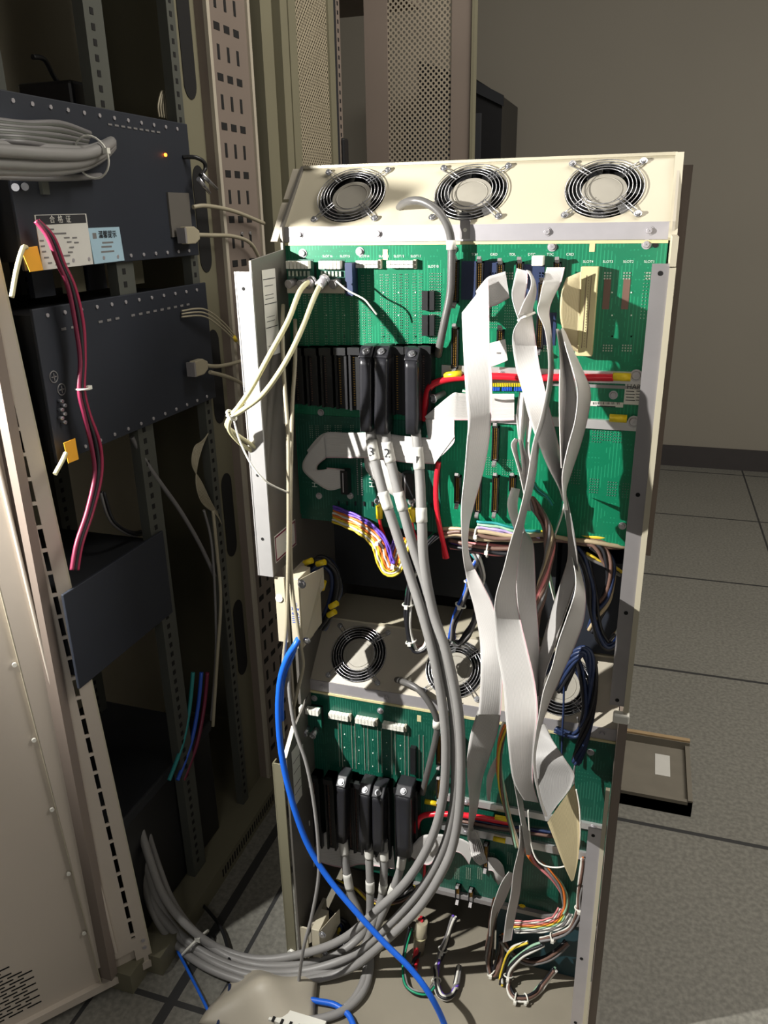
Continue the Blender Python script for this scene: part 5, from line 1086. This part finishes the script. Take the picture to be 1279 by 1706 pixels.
harness('wire_bundle', 'flat rainbow band of twisted pairs lying level at the bottom centre right', [(942, 1518, -.042), (932, 1534, -.044), (915, 1541, -.045), (890, 1544, -.045), (855, 1544, -.045)], ['w_pink', 'w_white', 'w_pink', 'w_orange', 'w_yellow', 'w_palegreen', 'w_white', 'w_grey', 'w_white'], .0018, flat=True)
harness('wire_bundle', 'brown and grey wires beside the right flange near the bottom', [(972, 1430, -.03), (970, 1460, -.035), (965, 1495, -.04), (964, 1520, -.045), (950, 1548, -.05), (925, 1560, -.05), (900, 1567, -.05)], ['w_brown', 'w_white', 'w_orange', 'w_black', 'w_grey'], .0026, ties=(.48, .9))
harness('wire_bundle', 'brown dusty wires hanging in a loop at the bottom centre', [(828, 1500, -.03), (822, 1530, -.035), (818, 1560, -.035), (815, 1595, -.035), (818, 1618, -.035), (826, 1620, -.03), (834, 1590, -.03), (838, 1560, -.025)], ['w_brown', 'w_grey', 'w_brown', 'w_orange', 'w_tan', 'w_black', 'w_brown'], .003, ties=(.62,))
harness('wire_bundle', 'white and green wires tied in a big loop at the bottom right', [(905, 1572, -.04), (885, 1582, -.045), (865, 1595, -.05), (850, 1615, -.05), (847, 1640, -.05), (855, 1660, -.05), (872, 1664, -.05), (888, 1658, -.05), (905, 1640, -.045), (925, 1615, -.04)], ['w_white', 'w_black', 'w_palegreen', 'w_black', 'w_brown'], .0028, ties=(.4, .6, .72))
harness('wire_bundle', 'yellow and white wires crossing the bottom loop', [(880, 1570, -.04), (855, 1580, -.045), (842, 1600, -.045), (836, 1625, -.045), (835, 1640, -.045)], ['w_yellow', 'w_white', 'w_black'], .0024)
harness('wire_bundle', 'dark grey wires crossing behind the bottom loop', [(835, 1565, -.03), (855, 1590, -.035), (880, 1602, -.035), (910, 1598, -.035), (935, 1580, -.03), (945, 1570, -.02)], ['w_black', 'w_brown', 'w_grey', 'w_black'], .003)
harness('wire_bundle', 'red wires under a beige sleeve low in the rack', [(702, 1530, -.03), (700, 1560, -.035), (694, 1590, -.035), (690, 1618, -.03)], ['w_red', 'w_red', 'w_red', 'w_black'], .0036)
rp = bpy.data.objects['wire_bundle'] if False else None
a, b_ = at(703, 1535, -.035), at(697, 1588, -.037)
t = thing('plug_connector', 'dirty beige plug housing on the red wires low in the rack', 'connector'); MB().cyl(a, b_, .013, 12, .0125).build('housing', 'beige_cable', t); MB().ring(a.lerp(b_, .45), .0135, .0015, a - b_, 20).build('band', 'cream_cable', t)
harness('wire_bundle', 'dark loop of thin wires round the beige plug housing', [(684, 1545, -.03), (674, 1590, -.03), (674, 1630, -.03), (686, 1650, -.03), (710, 1655, -.03), (725, 1640, -.02)], ['w_black', 'w_grey', 'w_green', 'w_black'], .0022)
harness('wire_bundle', 'violet and white wire bundle curving down near the bottom', [(757, 1528, -.02), (746, 1560, -.03), (735, 1590, -.035), (727, 1620, -.035), (730, 1650, -.03), (742, 1662, -.02), (758, 1650, -.01), (765, 1610, 0)], ['w_violet', 'w_white', 'w_black', 'w_white', 'w_grey'], .0028, ties=(.25, .5))
harness('wire_bundle', 'black and violet wires level across the lower bus bar', [(760, 1368, -.016), (800, 1373, -.018), (840, 1380, -.018), (880, 1385, -.016), (930, 1392, -.014), (960, 1400, -.012)], ['w_black', 'w_violet', 'w_navy', 'w_brown'], .003)
cable('thin_cable', 'black cable curving over the floor beside the cabinet sill', 'cable', [(300, 1480, -.0), (330, 1500, -.05), (365, 1540, -.10), (380, 1580, -.12), (384, 1620, -.12)], .004, 'black')
harness('wire_bundle', 'white curled wires among the taped ends of the short trunk cables', [(585, 1480, -.03), (578, 1492, -.04), (588, 1508, -.04), (600, 1518, -.04)], ['w_white', 'w_grey', 'w_white'], .0016)
harness('wire_bundle', 'dark tangled wires behind the short trunk cables', [(560, 1470, -.01), (590, 1480, -.02), (620, 1500, -.02), (660, 1500, -.02), (690, 1480, -.02)], ['w_black', 'w_grey', 'w_black', 'w_brown', 'w_yellow'], .003, twist=4)
# crumpled pale sheet on the floor under the trunk cables
bm = bmesh.new(); n = 18; V = []
P00, P10, P01, P11 = at(330, 1700, .02, 2), at(520, 1730, .02, 2), at(400, 1610, .02, 2), at(530, 1625, .02, 2)
for i in range(n):
    for j in range(n):
        u, v = i / (n - 1), j / (n - 1); p = P00.lerp(P10, u).lerp(P01.lerp(P11, u), v); V.append(bm.verts.new((p.x, p.y, .012 + .05 * (sin(u * 3.1) * sin(v * 3.1)) + .004 * sin(u * 11 + v * 5) + .003 * sin(v * 9 - u * 7))))
for i in range(n - 1):
    for j in range(n - 1):
        f = bm.faces.new((V[i * n + j], V[(i + 1) * n + j], V[(i + 1) * n + j + 1], V[i * n + j + 1])); f.smooth = True
me = bpy.data.meshes.new('plastic_bag'); bm.to_mesh(me); bm.free(); me.materials.append(M['cream_dirty']); o = bpy.data.objects.new('plastic_bag', me); COL.objects.link(o)
md = o.modifiers.new('thickness', 'SOLIDIFY'); md.thickness = .001; tag(o, 'crumpled pale plastic bag on the floor beneath the looped trunk cables', 'plastic bag')
ts = thing('terminal_strip', 'white terminal strip on the floor at the bottom edge left of centre', 'terminal strip')
a = at(480, 1698, .03, 2); MB().cb(a + Vector((.02, 0, -.01)), (.11, .03, .03)).build('body', 'white', ts)
b = MB()
for k in range(6): b.cb(a + Vector((-.025 + k * .018, -.012, .0055)), (.005, .01, .003))
b.build('contact_slots', 'hole', ts)
